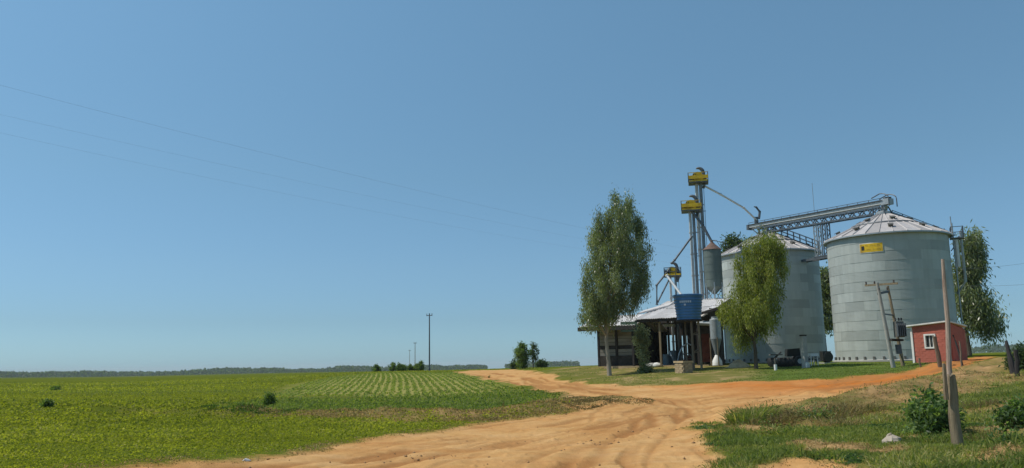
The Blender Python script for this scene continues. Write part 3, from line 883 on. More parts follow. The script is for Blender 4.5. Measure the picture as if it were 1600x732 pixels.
# carrying beams that reach from one silo wall to the other
b = MB()
eS = cS + (cB - cS) / np.linalg.norm(cB - cS) * (RS_ - 0.1); eB = cB + (cS - cB) / np.linalg.norm(cB - cS) * (RB - 0.1)
for j in (-0.35, 0.35):
    p = np.array((eS[0], eS[1], 0)) - np.array((base_xy[0], base_xy[1], 0)) + sd * j
    q = np.array((eB[0], eB[1], 0)) - np.array((base_xy[0], base_xy[1], 0)) + sd * j
    b.bar((p[0], p[1], -0.12), (q[0], q[1], -0.12), 0.16, 0.24)
p0_, p1_ = uh * -0.75, uh * 0.95
b.bar((p0_[0], p0_[1], 0.03), (p1_[0], p1_[1], 0.03), 0.9, 0.08)
b.build('carrying_beam', M['steel_dark'], lt)
ant0 = a0 + u * float((on_line_depth(apS, apB, 1273, 342) - a0) @ u)
b = MB().bar((0, 0, 0), (0, 0, 3.2), 0.035)
o = b.build('lightning_rod', M['steel']); o.location = tuple(ant0)
tag(o, 'thin rod standing up from the middle of the conveyor bridge', 'rod')
# ------------------------------------------------------------------ bucket elevators
def local(o, p): return tuple(np.asarray(p) - np.asarray(o.location))
def make_elevator(label, pxb, D, head, two_trunks=True, w_=0.28, gap=0.40, rail_side=-1, scale=1.0):
    """head: photo position of the deck; stands vertically above its ground point"""
    g = on_ground(pxb, D)
    ztop = float(pt(head[0], head[1], D)[2])
    t = thing('bucket_elevator', label, 'grain elevator', g, 0, 'yellow-headed bucket elevators')
    H = ztop - g[2]
    ax = math.atan2(g[0], g[1])
    ex = np.array((math.cos(ax), -math.sin(ax), 0)); ey = np.array((math.sin(ax), math.cos(ax), 0)); ez = np.array((0, 0, 1.0))
    L = lambda x, y, z: ex * x + ey * y + ez * z
    for s_ in (-gap / 2, gap / 2):
        b = MB().bar(L(s_, 0, 0), L(s_, 0, H + 0.2), w_, w_ * 1.1)
        n = int(H / 2.4)
        for k in range(1, n + 1):
            b.bar(L(s_, 0, H * k / (n + 1) - 0.05), L(s_, 0, H * k / (n + 1) + 0.05), w_ + 0.10, w_ * 1.1 + 0.1)
        b.build('leg_casing', M['steel_trunk'] if s_ < 0 else M['steel_shaded'], t)
    b = MB()
    for s_ in (-0.2, 0.2):
        b.bar(L(gap / 2 + 0.30, s_, 0), L(gap / 2 + 0.30, s_, H), 0.04)
    for k in range(int(H / 0.5)):
        b.bar(L(gap / 2 + 0.30, -0.2, 0.3 + k * 0.5), L(gap / 2 + 0.30, 0.2, 0.3 + k * 0.5), 0.03)
    for k in range(int(H / 2.4)):
        b.bar(L(gap / 2, 0, 1 + k * 2.4), L(gap / 2 + 0.4, 0, 1 + k * 2.4), 0.06)
    b.build('ladder', M['steel_dark'], t)
    b = MB().bar(L(0, -0.0, -0.05), L(0, 0, 1.2), gap + 0.6, 0.7); b.build('boot', M['steel_dark'], t)
    s = scale
    # service deck
    b = MB().box((0, 0, 0), (1, 1, 1))
    b.v = [tuple(L(p[0] * 2.0 * s + 0.0, p[1] * 1.6 * s, H + p[2] * 0.10)) for p in b.v]
    b.build('deck', M['steel_dark'], t)
    b = MB()
    X, Y = 0.98 * s, 0.78 * s
    cor = [(-X, -Y), (X, -Y), (X, Y), (-X, Y)]
    for i in range(4):
        p, q = cor[i], cor[(i + 1) % 4]
        for z in (0.5, 0.98):
            b.bar(L(p[0], p[1], H + z * s), L(q[0], q[1], H + z * s), 0.055)
        for k in range(4):
            f_ = k / 3
            x, y = p[0] + (q[0] - p[0]) * f_, p[1] + (q[1] - p[1]) * f_
            b.bar(L(x, y, H), L(x, y, H + 1.0 * s), 0.055)
    b.build('guard_rail', M['yellow'] if s > 0.9 else M['steel_dark'], t)
    b = MB()
    for i, (p, q) in enumerate(((cor[0], cor[1]), (cor[3], cor[0]), (cor[1], cor[2]))):
        b.bar(L(p[0], p[1], H + 0.10), L(q[0], q[1], H + 0.10), 0.03, 0.20)
    b.build('toe_board', M['yellow'], t)
    # head casing with rounded top, drive motor, curved discharge hood
    b = MB(); prof = [(-0.42, 0.05)] + [(-0.42 * math.cos(x), 0.75 + 0.40 * math.sin(x)) for x in np.linspace(0, math.pi, 9)] + [(0.42, 0.05)]
    n = len(prof)
    v = [L(x * s * 1.25 - 0.05, -0.30 * s, H + z * s) for x, z in prof] + [L(x * s * 1.25 - 0.05, 0.30 * s, H + z * s) for x, z in prof]
    b.add(v, [tuple(range(n)), tuple(range(2 * n - 1, n - 1, -1))] + [(i, i + n, (i + 1) % n + n, (i + 1) % n) for i in range(n)])
    b.build('head_casing', M['yellow'], t, True)
    b = MB().bar(L(-0.92 * s, -0.25, H + 0.55 * s), L(-0.45 * s, -0.25, H + 0.55 * s), 0.36 * s, 0.36 * s)
    b.bar(L(-0.45 * s, -0.36 * s, H + 0.7 * s), L(-0.25 * s, -0.36 * s, H + 0.7 * s), 0.22, 0.5)
    b.build('motor', M['black'], t)
    b = MB()
    pts = [L(0.52 * s, 0, H + 0.5 * s)] + [L((0.05 + 0.5 * math.cos(x)) * s, 0, H + (1.05 + 0.55 * math.sin(x)) * s) for x in np.linspace(0.1, 2.0, 7)]
    b.path(pts, [0.2 * s, 0.2 * s, 0.19 * s, 0.18 * s, 0.17 * s, 0.14 * s, 0.12 * s, 0.06 * s], 8)
    b.build('curved_hood', M['steel_dark'], t, True)
    b = MB().path([L(0.55 * s, 0, H + 0.75 * s), L(0.72 * s, 0, H + 0.2 * s), L(0.45 * s, 0, H - 0.55)], [0.24, 0.22, 0.16], 8)
    b.build('discharge_chute', M['steel_dark'], t, True)
    return t, g, H, L
el1, g1, H1, L1_ = make_elevator('tallest yellow-headed bucket elevator rising behind the shed', 1107, 83.0, (1087, 287))
el2, g2, H2, L2_ = make_elevator('second tallest bucket elevator close beside the tallest one', 1093.5, 81.5, (1077, 331), w_=0.24, gap=0.34)
el3, g3, H3, L3_ = make_elevator('short yellow-headed bucket elevator above the blue tank', 1058, 80.0, (1056, 432), w_=0.19, gap=0.5, scale=0.82)
# yellow cladding panels of the two tall heads are part of them
for t, g, H, L in ((el1, g1, H1, L1_), (el2, g2, H2, L2_)):
    b = MB()
    b.bar(L(-0.96, -0.82, H + 0.50), L(0.98, -0.82, H + 0.50), 0.04, 0.36)
    b.bar(L(1.0, -0.82, H + 0.50), L(1.0, 0.8, H + 0.50), 0.04, 0.36)
    b.bar(L(-0.98, -0.80, H + 0.50), L(-0.98, 0.8, H + 0.50), 0.04, 0.36)
    b.build('rail_panel', M['yellow'], t)

def pipe(name, label, pts, r, mat, cat='pipe', bands=True, group=None):
    o0 = np.asarray(pts[0])
    t = thing(name, label, cat, o0, 0, group)
    b = MB().path([np.asarray(p) - o0 for p in pts], r, 10)
    b.build('tube', M[mat], t, True)
    b = MB()
    for i in range(len(pts) - 1):
        p, q = np.asarray(pts[i]) - o0, np.asarray(pts[i + 1]) - o0
        Ln = np.linalg.norm(q - p); n = max(1, int(Ln / 2.5))
        for k in range(n + 1):
            c = p + (q - p) * k / n; d = (q - p) / Ln
            b.path([c - d * 0.05, c + d * 0.05], r * 1.35, 10)
    b.build('flange', M[mat], t)
    return t
pin = pt(1183, 345, float(np.hypot(*(a0 + u * 0.9)[:2])))
G = 'grain spouts of the elevators'
pipe('grain_spout', 'long spout sloping from the tallest elevator head down to the conveyor bridge', [pt(1099, 290, 83.0), pt(1126, 304, 83.5), pt(1162, 325, 85.0), pin, pin - np.array((0, 0, 0.6))], 0.10, 'steel_light', group=G)
hop_top = None
pipe('grain_spout', 'dark spout dropping steeply right from the second tall elevator to the hopper bin', [pt(1083, 333, 81.0), pt(1098, 352, 81.0), pt(1114, 382, 80.6)], 0.13, 'steel_dark', group=G)
pipe('grain_spout', 'thin spout from the second tall elevator down left to the short elevator', [pt(1081, 370, 81.0), pt(1054, 407, 80.0), pt(1049, 412, 80.0)], 0.10, 'steel_dark', group=G)
pipe('grain_spout', 'bent spout from the short elevator head onto the shed roof', [pt(1046, 421, 79.6), pt(1026, 446, 79.2), pt(1026.5, 476, 79.0)], 0.10, 'steel_dark', group=G)
pipe('grain_spout', 'straight thin spout leaning beside the bent one above the shed roof', [pt(1047, 434, 79.8), pt(1028, 472, 79.2)], 0.08, 'steel_dark', group=G)
pipe('grain_spout', 'short bright white spout running right toward the blue tank', [pt(1042, 431, 79.2), pt(1066, 463, 78.0), pt(1067, 478, 78.0)], 0.12, 'steel_light', group=G)
# vertical spiral of a device on the conveyor inlet
b = MB(); p0 = a0 + u * 0.9
b.bar((0, 0, 0.2), (0, 0, 0.9), 0.35); b.path([(0.3, 0, 0.7), (0.45, 0, 1.5), (0.1, 0, 2.0), (-0.15, 0, 2.05)], [0.14, 0.14, 0.12, 0.05], 8)
o = b.build('inlet_hood', M['steel_dark'], cv); o.location = tuple(p0 - org)

# ------------------------------------------------------------------ hopper bin between elevators and left silo
g = on_ground(1123, 80.0)
hb = thing('hopper_bin', 'greenish hopper bin on thin legs between the elevators and the left silo', 'grain bin', g)
zt_, zb_ = float(pt(1113, 391, 80)[2] - g[2]), float(pt(1113, 449, 80)[2] - g[2])
M['bin'] = galv('greenish_bin_sheet', (0.125, 0.155, 0.14), (0.08, 0.10, 0.085), 0.5, 0.2)
M['bin_roof'] = simple('brown_stained_cone', (0.15, 0.095, 0.075), 0.8, 0.1, 0.35)
rb = 0.62 * 1.35
seg = 12
for k in range(5):
    z0_ = zb_ + (zt_ - zb_) * k / 5
    b = MB().lathe([(rb + 0.02, z0_ - 0.02), (rb, z0_ + (zt_ - zb_) / 5), (rb - 0.06, z0_ + (zt_ - zb_) / 5)], 20); b.build('shell_ring', M['bin'], hb, True)
b = MB().lathe([(rb + 0.1, zt_), (0.12, zt_ + 0.75), (0.12, zt_ + 0.95)], 20); b.build('cone_roof', M['bin_roof'], hb, True)
b = MB().lathe([(0.14, zb_ - 0.7), (rb, zb_)], 20); b.build('hopper', M['bin'], hb, True)
for k in range(6):
    a = 2 * math.pi * k / 6 + 0.3
    b = MB().bar((rb * math.cos(a), rb * math.sin(a), -0.1), (rb * math.cos(a), rb * math.sin(a), zb_ + 0.4), 0.10)
    b.build('leg', M['steel'], hb)
b = MB()
for z in (zb_ - 1.6, zb_ - 3.2):
    for k in range(6):
        a, e = 2 * math.pi * k / 6 + 0.3, 2 * math.pi * (k + 1) / 6 + 0.3
        b.bar((rb * math.cos(a), rb * math.sin(a), z), (rb * math.cos(e), rb * math.sin(e), z), 0.06)
        b.bar((rb * math.cos(a), rb * math.sin(a), z), (rb * math.cos(e), rb * math.sin(e), z + 1.5), 0.045)
b.build('brace', M['steel'], hb)
b = MB(); b.path([(0.9, 0, zt_ + 0.15), (0.5, 0, zt_ + 0.95), (-0.2, 0.1, zt_ + 1.0), (1.5, 0.3, zt_ + 0.75)], 0.03, 6); b.build('top_rail', M['steel'], hb)

# ------------------------------------------------------------------ open shed
Sa = on_ground(990, 73.5); Sb = on_ground(1093, 71.5)
ez3 = np.array((0, 0, 1.0))
exs = (Sb - Sa); exs[2] = 0; Ws = float(np.linalg.norm(exs)); exs /= Ws
eys = np.array((-exs[1], exs[0], 0))                  # into the shed
zfl = gz1(*(Sa[:2] + exs[:2] * 3 + eys[:2] * 3))
so_ = np.array((Sa[0], Sa[1], zfl))
sh = thing('machinery_shed', 'open-fronted grain shed with grey zinc roofs and dark interior behind the trees', 'shed', so_, math.atan2(exs[1], exs[0]))
toL = lambda p: ((np.asarray(p) - so_) @ exs, (np.asarray(p) - so_) @ eys, (np.asarray(p) - so_)[2])
def at_plane(px, py, yl):
    """local x,z in the shed of a photo position on the plane y = yl"""
    v = ray(px, py); s_ = ((so_ + eys * yl - CAM) @ eys) / (v @ eys)
    q = toL(CAM + v * s_); return q[0], q[2]
xE0, zE0 = at_plane(991, 500, -0.6); xE1, zE1 = at_plane(1060, 496.5, -0.6)
zE = 0.5 * (zE0 + zE1)
DEPTH = 9.0
xr_, zr_ = at_plane(1040, 472, DEPTH - 0.5)
x_l, _ = at_plane(904, 512, -0.6); _, zlean = at_plane(950, 512, -0.6)
XR = at_plane(1098, 490, -0.6)[0]
b = MB().box((0.5 * (xE0 - 3.5 + XR), 4.6, -0.22), (XR + 3.5 - xE0, 8.6, 0.5)); b.build('floor_slab', M['soil'], sh)
# main roof: sheets side by side, sloping up away from the road
nsh = 9
slope = (zr_ - zE) / (DEPTH + 0.1)
def sheet(x0, x1, y0, z0_, y1, z1_, mat, name='roof_sheet', nrib=4, th=0.03):
    b = MB(); n = nrib * 2
    v = []
    for k in range(n + 1):
        x = x0 + (x1 - x0) * k / n; dz = 0.05 if k % 2 else 0.0
        v += [(x, y0, z0_ + dz), (x, y1, z1_ + dz), (x, y0, z0_ + dz - th), (x, y1, z1_ + dz - th)]
    f = []
    for k in range(n):
        a, c = k * 4, k * 4 + 4
        f += [(a, c, c + 1, a + 1), (a + 2, a + 3, c + 3, c + 2), (a, a + 2, c + 2, c), (a + 1, c + 1, c + 3, a + 3)]
    f += [(0, 1, 3, 2), (n * 4, n * 4 + 2, n * 4 + 3, n * 4 + 1)]
    b.add(v, f); return b.build(name, M[mat], sh)
for k in range(nsh):
    xa = xE0 - 0.05 + (XR - xE0) * k / nsh; xb = xE0 + (XR - xE0) * (k + 1) / nsh + 0.06
    j = 0.02 * (k % 2)
    ym = 4.2 + 0.3 * math.sin(k * 1.7)
    sheet(xa, xb, -0.62 - 0.04 * (k % 3), zE + j, ym + 0.15, zE + slope * (ym + 0.75) + j, 'shed_roof')
    sheet(xa, xb, ym, zE + slope * (ym + 0.6) + j + 0.06, DEPTH - 0.4, zr_ + j + 0.05, 'shed_roof')
    sheet(xa, xb, DEPTH - 0.42, zr_ + 0.03, DEPTH * 2 - 1, zE - 0.2, 'shed_roof')
# lifted, overlapping strip of roof near the ridge
b = MB()
p0 = at_plane(1000, 493, 2.0); p1 = at_plane(1050, 481, 6.0)
b.add([(p0[0], 1.2, p0[1] + 0.14), (p1[0], 5.2, p1[1] + 0.2), (p1[0], 6.6, p1[1] + 0.62), (p0[0] + 0.2, 2.6, p0[1] + 0.50),
       (p0[0], 1.2, p0[1] + 0.02), (p1[0], 5.2, p1[1] + 0.05), (p1[0], 6.6, p1[1] + 0.46), (p0[0] + 0.2, 2.6, p0[1] + 0.34)],
      [(0, 1, 2, 3), (7, 6, 5, 4), (0, 4, 5, 1), (1, 5, 6, 2), (2, 6, 7, 3), (3, 7, 4, 0)])
b.build('lifted_roof_sheet', M['shed_roof'], sh)
b = MB().box(((xE0 + XR) / 2, -0.5, zE - 0.16), (XR - xE0, 0.10, 0.22)); b.build('fascia', M['wood_dark'], sh)
# left lean-to: lower roof
nl = 5
for k in range(nl):
    xa = x_l + (xE0 - x_l) * k / nl; xb = x_l + (xE0 - x_l) * (k + 1) / nl + 0.05
    sheet(xa, xb, -0.62, zlean + 0.12 + 0.02 * (k % 2), 4.0, zlean + 0.12 + 4.6 * slope * 1.1, 'shed_roof')
    sheet(xa, xb, 4.02, zlean + 0.10 + 4.6 * slope * 1.1, 8.5, zlean - 0.3, 'shed_roof')
b = MB().box(((x_l + xE0) / 2, -0.58, zlean - 0.08), (xE0 - x_l + 0.2, 0.08, 0.36)); b.build('fascia', M['wood_dark'], sh)
b = MB().box(((x_l + xE0) / 2 + 2.2, -0.52, zlean + 0.0), (1.6, 0.06, 0.9)); b.build('gable_panel', M['green_paint'], sh)
# posts
post = MB().box((0, 0, 1.0), (0.17, 0.17, 2.0)).mesh('post', M['wood_dark'])
def add_post(x, y, h, me=post):
    o = link('post', me, sh, (x, y, 0)); o.scale = (1, 1, h / 2.0); return o
for pxp in (936, 990):
    add_post(at_plane(pxp, 560, -0.3)[0], -0.3, zlean)
p_light = MB().box((0, 0, 1.0), (0.16, 0.16, 2.0)).mesh('post', M['post_pale'])
for pxp in (1033, 1092):
    add_post(at_plane(pxp, 560, -0.3)[0], -0.3, zE - 0.05, p_light if pxp < 1050 else post)
for y in (3.5, 7.8):
    for pxp in (940, 990, 1046, 1058, 1070, 1090):
        add_post(at_plane(pxp, 555, y)[0], y, (zE if pxp > 985 else zlean) + 0.4 * (y > 5) * 0)
# wall boards: left block wall set back 1 m, in horizontal boards with a dark dado
xw0 = at_plane(937, 550, 1.2)[0]; xw1 = at_plane(992, 550, 1.2)[0]
nb = 8
hb_ = (zlean - 0.05 - 0.95) / nb
for k in range(nb):
    for i, (xa, xb) in enumerate(((xw0, (xw0 + xw1) / 2 - 0.12), ((xw0 + xw1) / 2 + 0.12, xw1))):
        b = MB().box(((xa + xb) / 2, 1.2 + 0.012 * ((k + i) % 2), 0.95 + hb_ * (k + 0.5)), (xb - xa, 0.05, hb_ - 0.03))
        b.build('wall_board', M['board'] if not (k == 2) else M['wood_dark'], sh)
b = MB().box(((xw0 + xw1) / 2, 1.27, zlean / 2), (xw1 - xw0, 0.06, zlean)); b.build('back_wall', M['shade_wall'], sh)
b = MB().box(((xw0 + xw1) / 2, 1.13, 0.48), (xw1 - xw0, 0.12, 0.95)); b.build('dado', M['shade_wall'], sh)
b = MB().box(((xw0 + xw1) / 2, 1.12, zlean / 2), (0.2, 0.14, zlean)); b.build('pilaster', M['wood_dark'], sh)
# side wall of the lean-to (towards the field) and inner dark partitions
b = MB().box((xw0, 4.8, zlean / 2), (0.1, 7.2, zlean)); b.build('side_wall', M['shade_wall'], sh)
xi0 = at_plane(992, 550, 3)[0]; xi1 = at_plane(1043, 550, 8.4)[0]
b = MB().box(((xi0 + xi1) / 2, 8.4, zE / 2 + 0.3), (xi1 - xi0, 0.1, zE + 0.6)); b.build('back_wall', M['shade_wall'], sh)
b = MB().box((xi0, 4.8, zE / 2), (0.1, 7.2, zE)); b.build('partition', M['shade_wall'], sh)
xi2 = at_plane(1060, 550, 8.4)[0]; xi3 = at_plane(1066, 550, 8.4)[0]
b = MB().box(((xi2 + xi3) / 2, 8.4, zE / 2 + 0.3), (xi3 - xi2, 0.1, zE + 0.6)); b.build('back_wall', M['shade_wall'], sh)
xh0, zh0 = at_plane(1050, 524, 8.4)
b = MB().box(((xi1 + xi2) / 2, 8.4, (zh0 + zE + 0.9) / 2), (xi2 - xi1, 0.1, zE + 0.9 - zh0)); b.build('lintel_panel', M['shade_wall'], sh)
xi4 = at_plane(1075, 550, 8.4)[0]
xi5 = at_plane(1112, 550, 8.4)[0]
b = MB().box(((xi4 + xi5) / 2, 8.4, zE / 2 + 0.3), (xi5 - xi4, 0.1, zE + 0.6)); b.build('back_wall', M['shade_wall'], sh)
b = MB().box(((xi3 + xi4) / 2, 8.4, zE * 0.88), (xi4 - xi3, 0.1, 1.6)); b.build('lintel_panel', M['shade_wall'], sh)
b = MB()
for y in (0.0, 3.5, 7.8):
    b.bar((xE0, y, zE - 0.05 + slope * y * 0.9), (XR, y, zE - 0.05 + slope * y * 0.9), 0.12, 0.18)
b.bar((xE0 + 1.8, -0.2, zE - 0.45), (XR - 0.4, -0.2, zE - 0.45), 0.07, 0.10)
b.build('roof_beam', M['wood_dark'], sh)
b = MB().box((at_plane(1046, 505, 1.0)[0], 1.0, zE - 0.55), (0.9, 0.5, 0.25)); b.build('hanging_duct', M['steel'], sh)
# right-hand furnace wall and higher canopy whose edge rises to the right
xf0, _ = at_plane(1097, 540, 1.0); xf1, _ = at_plane(1113, 540, 1.0)
for k in range(5):
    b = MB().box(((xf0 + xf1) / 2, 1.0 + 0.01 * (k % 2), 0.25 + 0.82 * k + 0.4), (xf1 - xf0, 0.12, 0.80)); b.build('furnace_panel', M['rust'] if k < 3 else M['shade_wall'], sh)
xc0, zc0 = at_plane(1090, 489, -1.2); xc1, zc1 = at_plane(1126, 478, -1.2)
nc = 3
for k in range(nc):
    xa = xc0 + (xc1 - xc0) * k / nc; xb = xc0 + (xc1 - xc0) * (k + 1) / nc + 0.05
    za, zb2 = zc0 + (zc1 - zc0) * k / nc, zc0 + (zc1 - zc0) * (k + 1) / nc + 0.01
    b = MB(); v = []
    for yy, dz in ((-1.25, 0.0), (6.0, 0.85)):
        v += [(xa, yy, za + dz), (xb, yy, zb2 + dz), (xb, yy, zb2 + dz - 0.05), (xa, yy, za + dz - 0.05)]
    b.add(v, [(0, 1, 5, 4), (3, 7, 6, 2), (0, 3, 2, 1), (4, 5, 6, 7), (0, 4, 7, 3), (1, 2, 6, 5)]); b.build('canopy_sheet', M['shed_roof'], sh)
b = MB().bar((xc0, -1.2, zc0 - 0.16), (xc1, -1.2, zc1 - 0.16), 0.08, 0.2); b.build('canopy_rafter', M['wood_dark'], sh)
add_post(at_plane(1127, 560, -0.9)[0], -0.9, zc1 - 0.1)
for pxp in (1112,):
    add_post(at_plane(pxp, 560, 0.6)[0], 0.6, zc1 - 0.2)
# wall in the shade colour closing the canopy bay
xg0 = at_plane(1112, 540, 3.5)[0]
xg1 = at_plane(1113, 540, 4.5)[0]
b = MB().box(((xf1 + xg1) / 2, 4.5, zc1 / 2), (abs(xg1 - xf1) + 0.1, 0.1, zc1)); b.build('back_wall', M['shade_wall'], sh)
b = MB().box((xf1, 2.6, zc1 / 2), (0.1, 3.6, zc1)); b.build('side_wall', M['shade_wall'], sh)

# dust cyclone beside the furnace
g = on_ground(1121, 70.0)
cy = thing('dust_cyclone', 'pale grey tapered dust cyclone standing at the right end of the shed', 'cyclone', g)
zct = float(pt(1119, 498, 70)[2] - g[2])
b = MB().lathe([(0.46, zct - 1.7), (0.46, zct - 0.1), (0.30, zct), (0.30, zct + 0.15)], 18); b.build('body', M['steel'], cy, True)
b = MB().lathe([(0.14, 0.9), (0.46, zct - 1.7)], 18); b.build('cone', M['steel_shaded'], cy, True)
for a in (0.6, 2.7, 4.7):
    b = MB().bar((0.5 * math.cos(a), 0.5 * math.sin(a), -0.1), (0.48 * math.cos(a), 0.48 * math.sin(a), zct - 1.6), 0.08); b.build('leg', M['post_pale'], cy)
b = MB().lathe([(0.42, 0.05), (0.40, 0.42), (0.20, 0.80), (0.14, 0.92)], 14); b.build('collecting_bin', M['white'], cy, True)
b = MB().path([(-0.3, 0.3, zct - 0.4), (-1.3, 0.9, zct - 0.3)], 0.2, 8); b.build('inlet_duct', M['steel'], cy, True)

# blue drum under the roof
g = on_ground(1041, 74.5)
dr = thing('oil_drum', 'blue-grey drum standing in the open bay of the shed', 'drum', (g[0], g[1], zfl + 0.05))
b = MB().lathe([(0.3, 0), (0.3, 0.29), (0.32, 0.31), (0.3, 0.33), (0.3, 0.6), (0.32, 0.62), (0.3, 0.64), (0.3, 0.95), (0.27, 0.93)], 18); b.build('shell', M['bluegrey'], dr, True)
b = MB().lathe([(0.04, 0.93), (0.04, 0.97)], 8, (0.12, 0, 0)); b.build('bung', M['black'], dr)
dr2 = thing('oil_drum', 'taller dark blue drum just right of the blue-grey drum', 'drum', (g[0] + 0.75, g[1] + 0.5, zfl + 0.05))
for ch in list(dr.children):
    c_ = ch.copy(); COL.objects.link(c_); c_.parent = dr2
dr2.scale = (1.1, 1.1, 1.35)
dr['group'] = dr2['group'] = 'drums in the shed'
# low sacks left of the drum
for i, (pxq, lab) in enumerate(((1024, 'pale sack slumped at the foot of the middle shed post'), (1016, 'grey sack lying left of the pale sack in the shed'))):
    g = on_ground(pxq, 72.6)
    b = MB().lathe([(0.05, 0.0), (0.36, 0.04), (0.42, 0.16), (0.34, 0.30), (0.12, 0.38), (0.02, 0.39)], 12)
    b.v = [(x * 1.5 + 0.1 * math.sin(z * 9), y, z + 0.04 * math.sin(x * 9)) for x, y, z in b.v]
    o = b.build('sack', M['concrete'] if i else M['white'], None, True); o.location = (g[0], g[1], g[2] - 0.02)
    tag(o, lab, 'sack', 'sacks in the shed')

# ------------------------------------------------------------------ blue water tank on its stand
TD = 65.5
g = on_ground(1084.5, TD)
tz0 = float(pt(1076, 500, TD)[2]); tz1 = float(pt(1074, 461, TD)[2])
tc = pt(1075.5, 480, TD)
tk = thing('water_tank', 'blue corrugated plastic water tank raised on a slim stand', 'water tank', (tc[0], tc[1], tz0))
Ht = tz1 - tz0
pxm = FPX / (TD * math.cos(az_of(1075))) 
rt, rbm = 44.5 / pxm / 2, 36.5 / pxm / 2
prof = [(rbm - 0.25, 0.0), (rbm, 0.0), (rbm + 0.01, 0.06)]
for k in range(8):
    for f_, bul in ((0.15, -0.022), (0.5, 0.022), (0.85, 0.022)):
        z = (k + f_) / 8
        prof.append((rbm + (rt - rbm) * z + bul, 0.08 + (Ht - 0.20) * z))
prof += [(rt + 0.05, Ht - 0.12), (rt + 0.05, Ht - 0.02), (rt - 0.02, Ht), (rt - 0.06, Ht - 0.03)]
MB().lathe(prof, 40).build('barrel', M['tank'], tk, True)
MB().lathe([(rt + 0.065, Ht - 0.15), (rt + 0.065, Ht - 0.03), (rt + 0.02, Ht - 0.01), (0.4, Ht + 0.03), (0.02, Ht + 0.04)], 40).build('lid', M['tank'], tk, True)
fT = math.atan2(-tc[1], -tc[0])
def tband(a0_, a1_, z0_, z1_, nm):
    b = MB(); v = []; f = []; n = 6
    for k in range(n + 1):
        a = a0_ + (a1_ - a0_) * k / n
        for z in (z0_, z1_):
            rr_ = rbm + (rt - rbm) * (z - 0.08) / (Ht - 0.2) + 0.04
            v += [(rr_ * math.cos(a), rr_ * math.sin(a), z), ((rr_ - 0.03) * math.cos(a), (rr_ - 0.03) * math.sin(a), z)]
    for k in range(n):
        a, c = 4 * k, 4 * k + 4
        f += [(a, c, c + 2, a + 2), (a + 1, a + 3, c + 3, c + 1), (a, a + 1, c + 1, c), (a + 2, c + 2, c + 3, a + 3)]
    b.add(v, f); return b.build(nm, M['tank_pale'], tk)
for i in range(6):  # row of short pale blue marks on the barrel
    a = fT - 0.62 + i * 0.145
    tband(a, a + 0.105, Ht * 0.655, Ht * 0.735, 'pale_mark')
tband(fT - 0.30, fT - 0.17, Ht * 0.54, Ht * 0.61, 'pale_mark')
gs = np.array((tc[0], tc[1], gz1(tc[0], tc[1])))
st = thing('tank_stand', 'slim steel and timber stand under the blue water tank', 'stand', gs)
hs_ = tz0 - gs[2]
ax = math.atan2(gs[0], gs[1]); ex = np.array((math.cos(ax), -math.sin(ax), 0)); ey = np.array((math.sin(ax), math.cos(ax), 0))
for i, (x, y) in enumerate(((0.18, -0.6), (0.78, -0.45), (0.15, 0.6), (-0.35, 0.5))):
    p = ex * x + ey * y
    b = MB().path([(p[0], p[1], -0.2), (p[0] * 0.9, p[1] * 0.9, hs_ - 0.12)], 0.095 if i < 2 else 0.07, 8); b.build('leg', M['wood'] if i != 1 else M['post_pale'], st, True)
b = MB().lathe([(rbm + 0.08, hs_ - 0.14), (rbm + 0.08, hs_ - 0.005), (0.1, hs_ - 0.005)], 30)
b.build('platform', M['wood_dark'], st)
b = MB()
for z in (1.3, 2.7):
    p, q = ex * 0.18 + ey * -0.6, ex * 0.78 + ey * -0.45
    b.bar((p[0], p[1], z), (q[0], q[1], z), 0.07); 
    p2 = ex * 0.15 + ey * 0.6
    b.bar((p2[0], p2[1], z), (q[0], q[1], z + 0.3), 0.06)
b.build('brace', M['wood'], st)
pg = g + np.array((-0.1, 0, 0))
# drain hose that arches down behind the tan block
P3 = lambda px, py, d=66.5: pt(px, py, d)
gb = on_ground(1056, 66.3)
b = MB().path([np.array((gb[0], gb[1], gb[2] + 0.03)) - gs, P3(1061, 553) - gs, P3(1067, 541) - gs, P3(1075, 537) - gs, P3(1080, 540) - gs], 0.05, 8)
b.build('drain_hose', M['steel'], st, True)
# old belt pulley of a pump under the tank
g = on_ground(1074, 66.8)
pm = thing('pump', 'small rusty pump with a round pulley under the blue tank', 'pump', (g[0], g[1], g[2]))
b = MB().box((0, 0, 0.35), (0.7, 0.5, 0.7)); b.box((0.1, 0, 0.85), (0.4, 0.35, 0.4)); b.build('casing', M['rust'], pm)
b = MB(); ring = [(0.45 * math.cos(x) - 0.1, -0.32, 0.75 + 0.45 * math.sin(x)) for x in np.linspace(0, 2 * math.pi, 17)]; b.path(ring, 0.04, 6)
for x in np.linspace(0, math.pi, 4)[:3]:
    b.bar((0.45 * math.cos(x) - 0.1, -0.32, 0.75 + 0.45 * math.sin(x)), (-0.45 * math.cos(x) - 0.1, -0.32, 0.75 - 0.45 * math.sin(x)), 0.05)
b.build('pulley', M['vent'], pm)

# tan masonry block in front of the tank
g = on_ground(1068, 61.0)
wl = thing('masonry_block', 'low square tan masonry block with a pale rim beside the tank stand', 'masonry block', (g[0], g[1], g[2] - 0.05), 0.55)
bm = MB().box((0, 0, 0), (0.36, 0.15, 0.145)).mesh('brick', M['tan_brick'])
for k in range(5):
    for side in range(4):
        for i in range(2):
            x = -0.19 + i * 0.38 + (0.06 if k % 2 else -0.06)
            o = link('brick', bm, wl, None)
            a = side * math.pi / 2
            o.location = (x * math.cos(a) + 0.40 * math.sin(a), x * math.sin(a) - 0.40 * math.cos(a), 0.08 + 0.155 * k); o.rotation_euler[2] = a + rng.normal() * 0.02
MB().box((0, 0, 0.40), (0.80, 0.80, 0.74)).build('core', M['tan_brick'], wl)
MB().box((0, 0, 0.87), (1.04, 1.02, 0.14)).build('rim', M['soil'], wl)

